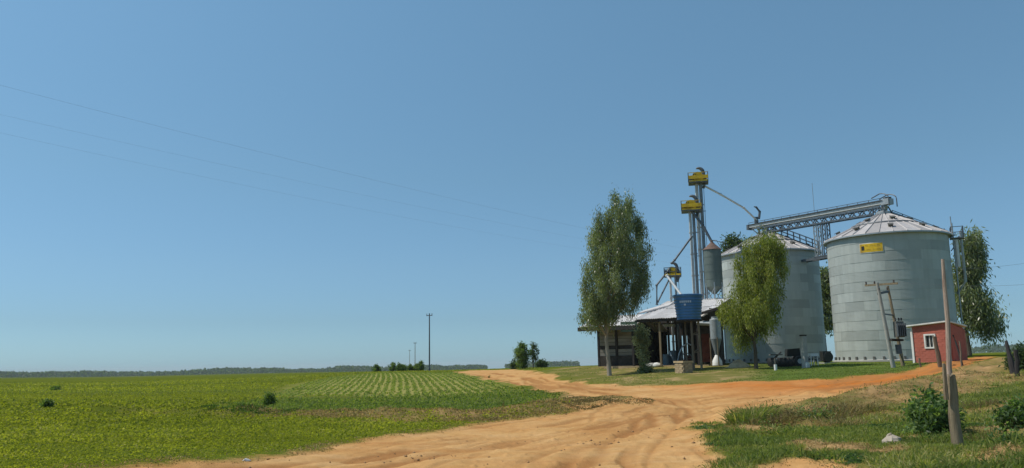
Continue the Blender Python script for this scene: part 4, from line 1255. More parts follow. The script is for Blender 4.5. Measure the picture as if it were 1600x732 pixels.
# heap of pale soil by the foot of the middle tree
def mound(name, label, cat, px, d, rx, ry, h, mat, seed):
    g = on_ground(px, d); rg = np.random.default_rng(seed)
    b = MB(); n = 20; rings = 6; v = []; f = []
    for i in range(rings + 1):
        q = i / rings
        for k in range(n):
            a = 2 * math.pi * k / n
            j = 1 + 0.16 * math.sin(3 * a + seed) + 0.08 * rg.normal()
            v.append((rx * q * j * math.cos(a), ry * q * j * math.sin(a), h * (math.cos(q * math.pi) * .5 + .5) * (1 + 0.1 * rg.normal()) - 0.06))
    for i in range(rings):
        for k in range(n):
            f.append((i * n + k, (i + 1) * n + k, (i + 1) * n + (k + 1) % n, i * n + (k + 1) % n))
    b.add(v, f); o = b.build(name, M[mat], None, True); o.location = tuple(g)
    return tag(o, label, cat)
mound('soil_heap', 'low heap of pale soil at the foot of the leafy tree by the left silo', 'soil heap', 1153, 66.5, 1.3, 0.9, 0.62, 'soil', 2)
# ------------------------------------------------------------------ twin-pole transformer
TA = on_ground(1395.5, 59.5); TBp = on_ground(1411, 60.5)
tp = thing('transformer_pole', 'leaning twin-pole power transformer in front of the bigger silo', 'utility pole', TA)
def rel(px, py, d, o): return pt(px, py, d) - o
Atop = rel(1370.5, 442, 58.9, TA); Btop = rel(1387, 447, 60.2, TA); B0 = TBp - TA
dA = Atop / np.linalg.norm(Atop); dB = (Btop - B0) / np.linalg.norm(Btop - B0)
b = MB().path([tuple(-dA * 0.3), tuple(Atop)], [0.155, 0.10], 10); b.build('pole', M['concrete'], tp, True)
b = MB().path([tuple(B0 - dB * 0.3), tuple(Btop)], [0.13, 0.075], 10); b.build('pole', M['post_pale'], tp, True)
atA = lambda f_: Atop * f_
atB = lambda f_: B0 + (Btop - B0) * f_
ca_ = rel(1351.5, 446.5, 59.6, TA); cb_ = rel(1403, 443.0, 58.8, TA)
b = MB().bar(ca_, cb_, 0.10, 0.12); b.build('crossarm', M['post_pale'], tp)
b = MB().bar(atA(0.87) + np.array((-0.1, 0, 0)), atB(0.93), 0.10, 0.16); b.build('brace', M['steel_dark'], tp)
b = MB().bar(atA(0.63), atB(0.63), 0.08, 0.08); b.build('brace', M['steel_dark'], tp)
ins = MB().lathe([(0.03, 0), (0.075, 0.04), (0.04, 0.09), (0.075, 0.13), (0.03, 0.2)], 8).mesh('insulator', M['porcelain'], True)
for f_ in (0.04, 0.30, 0.88):
    o = link('insulator', ins, tp, tuple(ca_ + (cb_ - ca_) * f_ + np.array((0, 0, 0.05))))
for px, py in ((1386, 449), (1373, 449.5)):
    o = link('insulator', ins, tp, tuple(rel(px, py, 58.9, TA) - np.array((0, 0, 0.2))))
pc = rel(1404.5, 515, 59.3, TA)
b = MB().box(tuple(pc), (0.50, 0.45, 1.05)); b.build('transformer_tank', M['vent'], tp)
b = MB()
for k in range(5):
    b.box(tuple(pc + np.array((-0.26 + 0.13 * k, -0.36, -0.05))), (0.04, 0.18, 0.85))
b.build('cooling_fin', M['steel_dark'], tp)
for k in (-0.18, 0.05, 0.22):
    link('insulator', ins, tp, tuple(pc + np.array((k, 0, 0.57))))
pl0 = rel(1389, 531, 59.2, TA); pl1 = rel(1407, 532, 60.0, TA)
b = MB().bar(pl0, pl1, 0.5, 0.14); b.build('platform_beam', M['wood_dark'], tp)
pb_ = rel(1404, 546, 59.7, TA)
b = MB().box(tuple(pb_), (0.30, 0.28, 0.62)); b.build('meter_box', M['steel_dark'], tp)
b = MB().path([tuple(pb_ + np.array((0.05, 0, -0.2))), tuple(rel(1412, 567, 60.2, TA))], 0.04, 6); b.build('conduit', M['steel_dark'], tp)

# ------------------------------------------------------------------ red hut
HD = 63.0
h0 = on_ground(1428, HD); h1 = on_ground(1487, HD - 1.2)
exh = h1 - h0; exh[2] = 0; Wh = float(np.linalg.norm(exh)); exh /= Wh
eyh = np.array((-exh[1], exh[0], 0))
zh = min(h0[2], h1[2])
hut = thing('red_hut', 'small red brick hut with white corner strips and a white framed window', 'hut', (h0[0], h0[1], zh), math.atan2(exh[1], exh[0]))
Hh = float(pt(1421, 513, HD)[2] - zh) + 0.06
Hh2 = float(pt(1481, 506, HD - 1.2)[2] - zh) + 0.06
Dh = 2.1
wx = [((pt(px, 533, HD - 0.6) - h0) @ exh) for px in (1443.5, 1464)]
wz = [float(pt(1453, py, HD - 0.6)[2] - zh) for py in (543.5, 523.5)]
bw, bh = 0.40, 0.155
bmesh_ = MB().box((0, 0, 0), (bw - 0.010, 0.10, bh - 0.010)).mesh('brick', M['brick_red'])
nrow = int(Hh / bh)
cnt = 0
def topz(x): return Hh + (Hh2 - Hh) * x / Wh
for i in range(int(Hh2 / bh) + 1):
    z = bh * (i + 0.5)
    x = -0.1 + (bw / 2 if i % 2 else 0)
    while x < Wh - 0.1:
        xc = x + bw / 2
        if z + bh / 2 < topz(xc) - 0.02 and xc > 0.2 and xc < Wh - 0.12 and not (wx[0] - 0.1 < xc < wx[1] + 0.1 and wz[0] - 0.05 < z < wz[1] + 0.05):
            o = link('brick', bmesh_, hut, (xc, 0.05 + rng.normal() * 0.004, z)); cnt += 1
        x += bw
b = MB()
def wall_front(x0, x1, z0_, z1a, z1b):
    b.add([(x0, 0.014, z0_), (x1, 0.014, z0_), (x1, 0.014, z1b), (x0, 0.014, z1a), (x0, 0.2, z0_), (x1, 0.2, z0_), (x1, 0.2, z1b), (x0, 0.2, z1a)],
          [(0, 1, 2, 3), (5, 4, 7, 6), (0, 4, 5, 1), (1, 5, 6, 2), (2, 6, 7, 3), (3, 7, 4, 0)])
wall_front(0, wx[0], -0.3, topz(0), topz(wx[0])); wall_front(wx[1], Wh, -0.3, topz(wx[1]), topz(Wh))
wall_front(wx[0], wx[1], -0.3, wz[0], wz[0]); wall_front(wx[0], wx[1], wz[1], topz(wx[0]), topz(wx[1]))
b.build('front_wall', M['mortar'], hut)
b = MB()
for x in (0.0, Wh):
    hz = topz(x)
    b.add([(x - 0.07, 0.2, -0.3), (x + 0.07, 0.2, -0.3), (x + 0.07, Dh, -0.3), (x - 0.07, Dh, -0.3), (x - 0.07, 0.2, hz), (x + 0.07, 0.2, hz), (x + 0.07, Dh, hz - 0.5), (x - 0.07, Dh, hz - 0.28)],
          [(0, 3, 2, 1), (4, 5, 6, 7), (0, 1, 5, 4), (1, 2, 6, 5), (2, 3, 7, 6), (3, 0, 4, 7)])
b.box((Wh / 2, Dh, 0.9), (Wh, 0.12, 2.4)); b.build('side_wall', M['brick_red'], hut)
for x, hz in ((0.05, topz(0)), (Wh - 0.05, topz(Wh))):
    b = MB().box((x, 0.0, hz / 2 - 0.1), (0.14, 0.12, hz + 0.2)); b.build('corner_strip', M['white'], hut)
b = MB(); v = []
for x, hz in ((-0.28, topz(-0.28)), (Wh + 0.18, topz(Wh + 0.18))):
    for y, dz in ((-0.25, 0.05), (Dh + 0.2, -0.26)):
        v += [(x, y, hz + dz), (x, y, hz + dz + 0.09)]
b.add(v, [(0, 1, 3, 2), (4, 6, 7, 5), (0, 4, 5, 1), (2, 3, 7, 6), (1, 5, 7, 3), (0, 2, 6, 4)]); b.build('roof', M['white'], hut)
wxm, wzm = sum(wx) / 2, sum(wz) / 2; ww, wh_ = wx[1] - wx[0], wz[1] - wz[0]
win = link('window', MB().box((0, 0, 0), (ww, 0.03, wh_)).mesh('window_back', M['glass']), hut, (wxm, 0.14, wzm))
b = MB()
for s_ in (-1, 1):
    b.box((s_ * (ww / 2), -0.12, 0), (0.10, 0.16, wh_ + 0.12)); b.box((0, -0.125, s_ * (wh_ / 2 + 0.01)), (ww - 0.1, 0.15, 0.10))
b.build('frame', M['white'], win)
for k in (-0.10, 0.22):
    MB().box((k * ww, -0.06, 0), (0.045, 0.05, wh_)).build('mullion', M['white'], win)
b = MB()
for k in range(6):
    b.bar(((k - 2.5) * ww / 7, -0.03, -wh_ / 2), ((k - 2.5) * ww / 7, -0.03, wh_ / 2), 0.02)
b.build('bar', M['vent'], win)

# ------------------------------------------------------------------ posts
def leaning_post(name, label, base_px, d, top, dtop, r0, r1, mat, group=None, cat='post'):
    g = on_ground(base_px, d)
    tpnt = pt(top[0], top[1], dtop) - g
    b = MB(); n = 5; pts = []; rad = []
    rg = np.random.default_rng(int(base_px * 7))
    for k in range(n + 1):
        f_ = k / n
        pts.append(tuple(tpnt * f_ + np.array((0, 0, -0.25)) * (k == 0) + (rg.normal(size=3) * 0.012 if 0 < k < n else 0)))
        rad.append((r0 + (r1 - r0) * f_) * (1 + 0.06 * rg.normal()))
    b.path(pts, rad, 9)
    o = b.build(name, M[mat], None, True); o.location = tuple(g)
    return tag(o, label, cat, group)
FPD = 18.6
g = on_ground(1495, FPD)
pole_t = thing('gate_post', 'thick weathered post with a tall thin pole lashed to it in the right foreground', 'post', g)
def vert(px, py, d): return pt(px, py, d) - g
b = MB(); v0 = vert(1496, 712, FPD); v1 = vert(1486, 592, FPD)
rgp = np.random.default_rng(3)
pts = [tuple(v0 + (v1 - v0) * f_ - np.array((0, 0, 0.3)) * (f_ == 0) + np.array((0.012 * math.sin(f_ * 9), 0, 0))) for f_ in np.linspace(0, 1, 12)]
b.path(pts, [0.120, 0.110, 0.105, 0.102, 0.098, 0.095, 0.092, 0.088, 0.086, 0.082, 0.078, 0.066], 14)
groove = 1 + 0.07 * rgp.normal(size=14)
for i_ in range(len(pts)):
    for k_ in range(14):
        c_ = np.array(pts[i_]); q_ = np.array(b.v[i_ * 14 + k_])
        b.v[i_ * 14 + k_] = tuple(c_ + (q_ - c_) * groove[k_] * (1 + 0.025 * rgp.normal()) + (np.array((0, 0, 0.12 * rgp.random())) if i_ == len(pts) - 1 else 0))
b; b.build('stump', M['post_pale'], pole_t, True)
b = MB(); w0 = vert(1487.5, 640, FPD + 0.15); w1 = vert(1479.5, 500, FPD + 0.12); w2 = vert(1473, 405, FPD + 0.05)
b.path([tuple(w0), tuple(vert(1483, 575, FPD + 0.16)), tuple(w1 + np.array((0.015, 0, 0))), tuple(vert(1476, 450, FPD + 0.1)), tuple(w2)], [0.058, 0.052, 0.046, 0.04, 0.032], 9); b.build('tall_pole', M['post_pink'], pole_t, True)
b = MB().path([tuple(vert(1478.5, 625, FPD - 0.14)), tuple(vert(1474.5, 568, FPD - 0.12))], [0.05, 0.035], 7); b.build('splint', M['post_pale'], pole_t, True)
GP = 'old fence posts along the track'
leaning_post('fence_post', 'thick leaning wooden post in front of the red hut window', 1469, 56.0, (1460, 526), 55.8, 0.13, 0.11, 'wood', GP)
leaning_post('fence_post', 'thin dark stake leaning against the right corner of the red hut', 1505, 55.0, (1489, 524), 55.4, 0.06, 0.045, 'wood_dark', GP)
leaning_post('fence_post', 'short grey stake just right of the red hut', 1502.5, 53.0, (1499, 533), 53.0, 0.05, 0.04, 'wood', GP)
leaning_post('fence_post', 'short stake in the lawn left of the red hut', 1438, 57.0, (1436, 560), 57.0, 0.06, 0.05, 'wood', GP)
leaning_post('broken_trunk', 'dark broken trunk leaning left at the right edge of the picture', 1583, 44.0, (1572, 533), 44.3, 0.15, 0.07, 'wood_dark', None, 'stump')
leaning_post('fence_post', 'stubby post beside the dark broken trunk at the right edge', 1588, 43.0, (1587, 547), 43.0, 0.10, 0.09, 'wood_dark', GP)
g = on_ground(1258, 63.0)
cpst = thing('concrete_post', 'square concrete post standing alone on the lawn between the silos', 'post', g, 0.5)
hp = float(pt(1256, 525, 63)[2] - g[2])
MB().box((0, 0, hp / 2 - 0.1), (0.34, 0.34, hp + 0.2)).build('shaft', M['concrete'], cpst)
MB().box((0, 0, hp + 0.02), (0.36, 0.36, 0.10)).build('cap', M['wood_dark'], cpst)
MB().box((0.0, -0.24, 0.13), (0.34, 0.12, 0.5)).build('base_block', M['white'], cpst)
g = on_ground(1211.5, 59.5)
vp = thing('standpipe', 'short standpipe with a white base at the front of the lawn', 'standpipe', g)
MB().path([(0, 0, -0.1), (0, 0, 0.85)], 0.05, 8).build('pipe', M['vent'], vp, True)
MB().path([(0.0, 0, 0.0), (0.0, 0, 0.42)], 0.11, 10).build('sleeve', M['white'], vp, True)
MB().path([(-0.02, 0, 0.72), (0.14, 0, 0.80), (0.16, 0, 0.7)], 0.05, 8).build('tap', M['steel_dark'], vp, True)

# ------------------------------------------------------------------ dark farm implement on the lawn
g = on_ground(1231, 66.0)
im = thing('farm_implement', 'black trailed farm implement with discs parked before the left silo', 'farm machine', g, -0.15)
b = MB()
for y in (-0.5, 0.5):
    b.bar((-1.3, y, 0.62), (1.1, y, 0.62), 0.12, 0.16)
for x in (-1.3, -0.3, 1.1):
    b.bar((x, -0.75, 0.62), (x, 0.75, 0.62), 0.12, 0.14)
b.bar((1.1, 0, 0.62), (2.2, 0.1, 0.45), 0.12, 0.12)
b.build('frame', M['black'], im)
disc = MB().lathe([(0.02, -0.05), (0.36, 0.05), (0.36, 0.07), (0.02, -0.02)], 16)
disc.v = [(z, x, y) for x, y, z in disc.v]
dm = disc.mesh('disc', M['black'], True)
for k in range(7):
    o = link('disc', dm, im, (-1.35 + 0.24 * k, -0.65, 0.34)); o.rotation_euler[2] = 0.9
for x in (0.75,):
    for y in (-0.85, 0.85):
        wb = MB().lathe([(0.2, -0.10), (0.37, -0.11), (0.41, -0.06), (0.41, 0.06), (0.37, 0.11), (0.2, 0.10)], 18); wb.v = [(p[0] + x, p[2] + y, p[1] + 0.40) for p in wb.v]
        wh2 = wb.build('wheel', M['black'], im, True)
        hb2 = MB().lathe([(0.05, -0.11), (0.19, -0.11), (0.19, 0.11), (0.05, 0.11)], 12); hb2.v = [(p[0] + x, p[2] + y, p[1] + 0.40) for p in hb2.v]
        hb2.build('rim', M['steel'], wh2, True)
b = MB()
b.add([(-0.1, -0.5, 0.75), (0.9, -0.5, 0.75), (0.9, 0.5, 0.75), (-0.1, 0.5, 0.75), (-0.05, -0.6, 1.32), (0.85, -0.6, 1.38), (0.85, 0.6, 1.38), (-0.05, 0.6, 1.32)],
      [(3, 2, 1, 0), (4, 5, 6, 7), (0, 1, 5, 4), (1, 2, 6, 5), (2, 3, 7, 6), (3, 0, 4, 7)]); b.build('seed_box', M['black'], im)
b = MB().box((-0.85, 0, 0.92), (0.9, 0.8, 0.1)); b.bar((-1.0, 0.2, 0.6), (-0.4, 0.2, 1.12), 0.12); b.build('cover', M['vent'], im)
b = MB()
for k in range(5):
    b.path([(1.25 + 0.2 * k, -0.5 + 0.1 * k, 0.75), (1.3 + 0.2 * k, -0.62 + 0.1 * k, 0.3), (1.15 + 0.2 * k, -0.6 + 0.1 * k, -0.02)], 0.03, 6)
b.bar((1.1, -0.5, 0.76), (2.2, -0.1, 0.70), 0.08); b.build('tine', M['steel_dark'], im)
# small white table
g = on_ground(1270, 65.0)
tb = thing('garden_table', 'small pale table right of the concrete post on the lawn', 'table', g, 0.3)
MB().box((0, 0, 0.78), (0.72, 0.6, 0.22)).build('table_top', M['white'], tb)
lm = MB().bar((0, 0, -0.05), (0, 0, 0.69), 0.055).mesh('leg', M['white'])
for x in (-0.29, 0.29):
    for y in (-0.23, 0.23):
        link('leg', lm, tb, (x, y, 0))
# aeration fan between the silos
g = on_ground(1292.5, 72.5)
fan = thing('aeration_fan', 'black aeration fan housing at ground level in the gap between the silos', 'fan', g, 0.2)
fb = MB().lathe([(0.15, -0.3), (0.42, -0.3), (0.45, -0.22), (0.45, 0.22), (0.42, 0.3), (0.15, 0.3)], 20); fb.v = [(p[0], p[2], p[1] + 0.52) for p in fb.v]
fb.build('housing', M['black'], fan, True)
MB().box((-0.1, 0, 0.62), (0.75, 0.5, 0.75)).build('outlet', M['black'], fan)
MB().box((0, 0, 0.02), (1.0, 0.8, 0.1)).build('base_plate', M['concrete'], fan)
# far utility poles
GQ = 'slender utility poles beyond the field'
for px, d, ptop, lab in ((671, 131, 490, 'tall slender utility pole on the horizon beyond the crop rows'), (648.5, 265, 535, 'middle utility pole, thinner and shorter, left of the tall one on the horizon'), (640, 380, 547, 'farthest and shortest utility pole on the horizon')):
    a = az_of(px); x, y = d * math.sin(a), d * math.cos(a); z = gz1(x, y)
    t = thing('utility_pole', lab, 'utility pole', (x, y, z), 0, GQ)
    h = float(pt(px - 1, ptop, d)[2] - z)
    MB().path([(0, 0, -1), (0, 0, h)], [0.13, 0.085], 8).build('shaft', M['steel_dark'] if d < 200 else M['post_pale'], t, True)
    MB().bar((-0.5, 0.4, h - 0.35), (0.5, -0.4, h - 0.35), 0.09, 0.1).build('crossarm', M['wood_dark'], t)
    b = MB()
    for q in (-0.45, 0.0, 0.45): b.path([(q, -q * 0.8, h - 0.3), (q, -q * 0.8, h - 0.02)], 0.05, 6)
    b.build('insulator', M['porcelain'], t)

# ------------------------------------------------------------------ wires
def wire(label, H, Lp, obs, ext, r=0.006):
    """H world start, Lp far end of the plan line; obs = photo positions it passes; fits height as a parabola"""
    d2 = Lp[:2] - H[:2]; Ld = np.linalg.norm(d2)
    T, Z = [0.0], [H[2]]
    for px, py in obs:
        v = ray(px, py); n = np.array((-d2[1], d2[0]))
        s_ = (n @ (H[:2] - CAM[:2])) / (n @ v[:2])
        q = CAM + v * s_
        T.append(float((q[:2] - H[:2]) @ d2 / Ld ** 2)); Z.append(q[2])
    T, Z = np.array(T), np.array(Z)
    wgt = np.ones(len(T)); wgt[0] = 20
    k = np.polyfit(T, Z, 2, w=wgt)
    pts = []
    for t_ in np.linspace(0, ext, 40):
        p = H[:2] + d2 * t_
        pts.append((p[0] - H[0], p[1] - H[1], np.polyval(k, t_) - np.polyval(k, 0)))
    o = MB().path(pts, r, 5).build('power_line', M['wire']); o.location = (H[0], H[1], float(np.polyval(k, 0)))
    return tag(o, label, 'power line', 'power lines across the sky')
ins_w = lambda f_: TA + ca_ + (cb_ - ca_) * f_ + np.array((0, 0, 0.26))
wire('uppermost faint power line slanting across the sky from top left to the twin poles', ins_w(0.88), pt(0, 137, 21.0), [(0, 132), (104, 160), (190, 184), (358, 226), (500, 263), (639, 293)], 1.25, 0.0017)
wire('middle faint power line slanting across the left sky to the twin poles', ins_w(0.30), pt(0, 180, 22.5), [(302, 249), (500, 289), (639, 319), (764, 346), (906, 373)], 1.25, 0.0013)
wire('lowest faint power line slanting across the left sky to the twin poles', ins_w(0.04), pt(0, 208, 24.0), [(57, 222), (195, 249), (308, 274), (500, 314), (623, 338), (764, 365)], 1.25, 0.0013)
def cable(label, P0, P1, sag, r):
    P0, P1 = np.asarray(P0), np.asarray(P1)
    pts = [tuple((P1 - P0) * t_ - np.array((0, 0, 4 * sag * t_ * (1 - t_)))) for t_ in np.linspace(0, 1, 24)]
    o = MB().path(pts, r, 5).build('power_line', M['wire']); o.location = tuple(P0)
    return tag(o, label, 'power line', 'power lines across the sky')
cable('low wire running right from the twin poles past the silo wall', TA + cb_ + np.array((0, 0, 0.1)), pt(1680, 437, 62.0), 0.35, 0.007)
wq = pt(1494, 421, 74.5)
cable('single wire crossing the sky right of the big silo', wq, pt(1680, 397, 84.0), 0.25, 0.009)

# ------------------------------------------------------------------ stones and litter
def rock(name, label, cat, px, py_or_d, s, mat, seed, d=None):
    g = on_ground(px, py_or_d)
    rg = np.random.default_rng(seed)
    b = MB(); n = 10; m = 6; v = []; f = []
    ph = rg.uniform(0, 6, 6)
    for i in range(m + 1):
        th = math.pi * i / m
        for k in range(n):
            a = 2 * math.pi * k / n
            rr_ = 1 + 0.18 * math.sin(2 * a + ph[0]) + 0.14 * math.sin(3 * th + ph[1] + a) + 0.10 * rg.normal()
            v.append((s[0] * rr_ * math.sin(th) * math.cos(a), s[1] * rr_ * math.sin(th) * math.sin(a), s[2] * (0.35 + rr_ * math.cos(th))))
    for i in range(m):
        for k in range(n):
            f.append((i * n + k, (i + 1) * n + k, (i + 1) * n + (k + 1) % n, i * n + (k + 1) % n))
    b.add(v, f); o = b.build(name, M[mat]); o.location = tuple(g)
    return tag(o, label, cat)
rock('white_rock', 'pale rock lying in the grass below the leafy green bush', 'rock', 1383, 20.5, (0.24, 0.17, 0.13), 'rock', 5)
rock('white_litter', 'small white scrap of litter on the field edge at lower left', 'litter', 390, 19.6, (0.10, 0.06, 0.035), 'white', 9)
# ------------------------------------------------------------------ trees and shrubs
def crown_clusters(prof, n, rg, shell=0.55, flat=1.0):
    """prof: list of (z, rx, ox, oy); returns cluster centres"""
    z = np.array([p[0] for p in prof]); rx = np.array([p[1] for p in prof])
    ox = np.array([p[2] for p in prof])
    zz = np.linspace(z[0], z[-1], 400); w_ = np.interp(zz, z, rx) ** 1.15 + 1e-3
    cz = rg.choice(zz, n, p=w_ / w_.sum()) + rg.normal(size=n) * 0.05
    r_ = np.interp(cz, z, rx) * rg.random(n) ** shell
    a = rg.uniform(0, 2 * math.pi, n)
    return np.stack([np.interp(cz, z, ox) + r_ * np.cos(a), r_ * np.sin(a) * flat, cz], 1)

def tree(name, label, cat, g, prof, trunk, r0, nclus, nleaf, leaf, sig, mat, bark, seed, droop=0.9, group=None, limbs=22, shell=0.55, ax=0.0, skel=True):
    rg = np.random.default_rng(seed)
    t = thing(name, label, cat, g, -ax, group)
    C = crown_clusters(prof, nclus, rg, shell)
    b = MB()
    tr = [np.array(p, float) for p in trunk]
    rad = [r0 * (1 - 0.86 * (k / (len(tr) - 1)) ** 0.8) for k in range(len(tr))]
    b.path([tuple(p) for p in tr], rad, 9)
    tz = np.array([p[2] for p in tr])
    if limbs:
        order = rg.permutation(len(C))[:limbs]
        for k in order:
            c = C[k]
            zb = max(tz[0] + 0.25 * (tz[-1] - tz[0]), min(tz[-1] * 0.95, c[2] - rg.uniform(0.6, 2.0) * max(0.25, np.hypot(c[0], c[1]) * 0.7)))
            p = np.array([np.interp(zb, tz, [q[i] for q in tr]) for i in range(3)])
            rb = np.interp(zb, tz, rad) * 0.45
            m = (p + c) / 2 + np.array((0, 0, 0.12 * np.linalg.norm(c - p)))
            b.path([tuple(p), tuple(m), tuple(c)], [rb, rb * 0.6, 0.008 + rb * 0.15], 5)
    b.build('trunk', M[bark], t, True)
    idx = np.repeat(np.arange(len(C)), nleaf)
    P = C[idx] + rg.normal(size=(len(idx), 3)) * np.array(sig)
    D = unit(rg.normal(size=(len(idx), 3)) * 0.55 + np.array((0, 0, -droop)))
    tone = rg.random(len(C))
    var = np.clip(0.55 * tone[idx] + 0.5 * rg.random(len(idx)) - 0.03, 0, 1)
    L = leaf[0] * rg.uniform(0.6, 1.25, len(idx)); W = leaf[1] * rg.uniform(0.7, 1.3, len(idx))
    link('crown', leaves_mesh('crown', P, D, L, W, M[mat], var), t)
    return t

def px_scale(px, d): return FPX / (d * math.cos(az_of(px)) * 1.02)
def prof_from_px(base_px, d, rows, lean=0.0):
    """rows of (photo row, left column, right column) -> crown profile in metres about the trunk base"""
    g = on_ground(base_px, d); s_ = px_scale(base_px, d); out_ = []
    for py, l, r in rows:
        z = float(pt((l + r) / 2, py, d)[2] - g[2])
        # subtract the picture's own lean of verticals
        xb = base_px - (0.0175 + (base_px - 800) / 7700.0) * z * s_
        out_.append((z, (r - l) / 2 / s_, ((l + r) / 2 - xb) / s_))
    return g, sorted(out_)
# tall eucalypt before the shed
g, pr = prof_from_px(951, 65.0, [(314, 956, 985), (322, 943, 994), (336, 933, 1001), (360, 924, 1009), (390, 915, 1014), (420, 910, 1014), (445, 908, 1012), (465, 907, 1006), (480, 908, 994), (494, 908, 978), (506, 914, 958)])
H_ = pr[-1][0]
tree('eucalyptus_tree', 'tall slender eucalyptus with a dense upright crown before the shed', 'tree', g, pr,
     [(0.05, 0, -0.3), (0.0, 0, 1.2), (-0.12, 0, 2.8), (0.05, 0.05, 4.6), (0.25, 0, 7.0), (0.42, 0, 9.5), (0.55, 0, H_ * 0.93)], 0.21,
     235, 270, (0.25, 0.052), (0.20, 0.20, 0.48), 'euc', 'bark_pale', 11, 1.3, limbs=70, shell=0.5, ax=az_of(951))
# leafy tree before the left silo
g, pr = prof_from_px(1181, 63.0, [(370, 1176, 1206), (380, 1166, 1218), (395, 1160, 1224), (415, 1150, 1224), (435, 1136, 1220), (455, 1129, 1217), (475, 1127, 1215), (492, 1130, 1217), (508, 1138, 1214), (522, 1142, 1172), (536, 1150, 1166)])
H_ = pr[-1][0]
tree('leafy_tree', 'yellow-green drooping tree standing before the left silo', 'tree', g, pr,
     [(0.0, 0, -0.3), (0.03, 0, 1.2), (-0.02, 0, 2.6), (0.1, 0, 4.4), (0.25, 0, 6.5), (0.55, 0, H_ * 0.92)], 0.17,
     150, 230, (0.25, 0.055), (0.19, 0.19, 0.46), 'euc_light', 'bark_dark', 12, 1.4, limbs=50, shell=0.5, ax=az_of(1181))
# tree behind the big silo, right
g, pr = prof_from_px(1515, 92.0, [(369, 1512, 1524), (385, 1504, 1530), (405, 1499, 1533), (430, 1497, 1530), (450, 1497, 1522), (462, 1497, 1534), (478, 1499, 1550), (495, 1503, 1558), (508, 1512, 1558), (520, 1524, 1548)])
H_ = pr[-1][0]
tree('eucalyptus_tree', 'ragged drooping tree growing behind the right flank of the big silo', 'tree', g, pr,
     [(0.1, 0, -0.3), (0.0, 0, 3.0), (0.2, 0, 7.0), (0.2, 0, H_ * 0.95)], 0.26, 130, 130, (0.5, 0.11), (0.38, 0.38, 0.62), 'euc', 'bark_dark', 13, 1.2, limbs=26, ax=az_of(1515))
# sapling in front of the shed wall
g, pr = prof_from_px(1005, 66.0, [(509, 997, 1005), (518, 989, 1011), (530, 988, 1013), (542, 992, 1018), (552, 994, 1013), (560, 996, 1010), (567, 998, 1014)])
tree('sapling', 'pale green sapling growing against the dark shed front', 'tree', g, pr,
     [(0.0, 0, -0.2), (0.02, 0, 1.0), (-0.1, 0, 2.6)], 0.05, 46, 60, (0.20, 0.08), (0.13, 0.13, 0.18), 'sapling', 'bark_pale', 14, 0.3, limbs=14, ax=az_of(1005))
# foliage seen in the gap between the silos
g, pr = prof_from_px(1292, 104.0, [(425, 1283, 1300), (445, 1281, 1303), (470, 1281, 1303), (495, 1284, 1302), (512, 1288, 1300)])
tree('background_tree', 'dark narrow tree seen through the gap between the two silos', 'tree', g, pr,
     [(0, 0, -0.3), (0, 0, 4), (0.1, 0, 9)], 0.2, 70, 80, (0.5, 0.16), (0.4, 0.4, 0.5), 'euc', 'bark_dark', 15, 0.8, limbs=12, ax=az_of(1292))
# crowns that top the roofline left of the left silo
g, pr = prof_from_px(1146, 112.0, [(375, 1140, 1152), (380, 1134, 1160), (388, 1130, 1164), (400, 1128, 1166), (450, 1130, 1166)])
tree('background_tree', 'dark treetop showing over the left edge of the left silo roof', 'tree', g, pr,
     [(0, 0, -0.3), (0, 0, 9), (0, 0, 17)], 0.3, 110, 70, (0.55, 0.2), (0.5, 0.5, 0.5), 'leaf_far', 'bark_dark', 16, 0.4, limbs=10, ax=az_of(1146))
# pair of trees at the end of the track
g, pr = prof_from_px(818, 118.0, [(538, 812, 819), (545, 808, 824), (553, 805, 828), (560, 806, 826), (567, 808, 824), (573, 812, 820)])
tree('roadside_tree', 'left tree of the pair at the far end of the dirt track', 'tree', g, pr, [(0, 0, -0.3), (0, 0, 1.5), (0.05, 0, 3)], 0.16, 70, 60, (0.3, 0.12), (0.2, 0.2, 0.25), 'leaf_mid', 'bark_dark', 21, 0.5, limbs=10, ax=az_of(818))
g, pr = prof_from_px(833, 120.0, [(536, 831, 836), (543, 828, 841), (551, 827, 846), (557, 829, 840), (563, 829, 836)])
tree('roadside_tree', 'right, sparser tree of the pair at the far end of the dirt track', 'tree', g, pr, [(0, 0, -0.3), (0, 0, 1.5), (0.05, 0, 3.3)], 0.10, 20, 44, (0.3, 0.12), (0.16, 0.16, 0.2), 'leaf_far', 'bark_dark', 22, 0.5, limbs=14, ax=az_of(833))

def shrub(name, label, px, d, w_, h, nclus, nleaf, leaf, sig, mat, seed, group=None, up=0.35, cat='shrub'):
    g = on_ground(px, d); rg = np.random.default_rng(seed)
    prof = [(0.0, w_ * 0.40, 0), (h * 0.3, w_ * 0.5, 0), (h * 0.65, w_ * 0.42, 0), (h * 0.95, w_ * 0.14, 0)]
    t = thing(name, label, cat, g, 0, group)
    C = crown_clusters(prof, nclus, rg, 0.5)
    b = MB()
    for c in C[: min(len(C), 14)]:
        b.path([(c[0] * 0.12, c[1] * 0.12, -0.05), tuple(c * np.array((0.6, 0.6, 0.55))), tuple(c)], [0.014, 0.010, 0.005], 4)
    b.build('stems', M['twig'], t)
    idx = np.repeat(np.arange(len(C)), nleaf)
    P = C[idx] + rg.normal(size=(len(idx), 3)) * np.array(sig)
    P[:, 2] = np.maximum(P[:, 2], 0.01)
    D = unit(rg.normal(size=(len(idx), 3)) + np.array((0, 0, up)))
    tone = rg.random(len(C))
    var = np.clip(0.5 * tone[idx] + 0.5 * rg.random(len(idx)), 0, 1)
    link('foliage', leaves_mesh('foliage', P, D, leaf[0] * rg.uniform(0.6, 1.2, len(idx)), leaf[1] * rg.uniform(0.7, 1.2, len(idx)), M[mat], var, 0.15), t)
    return t
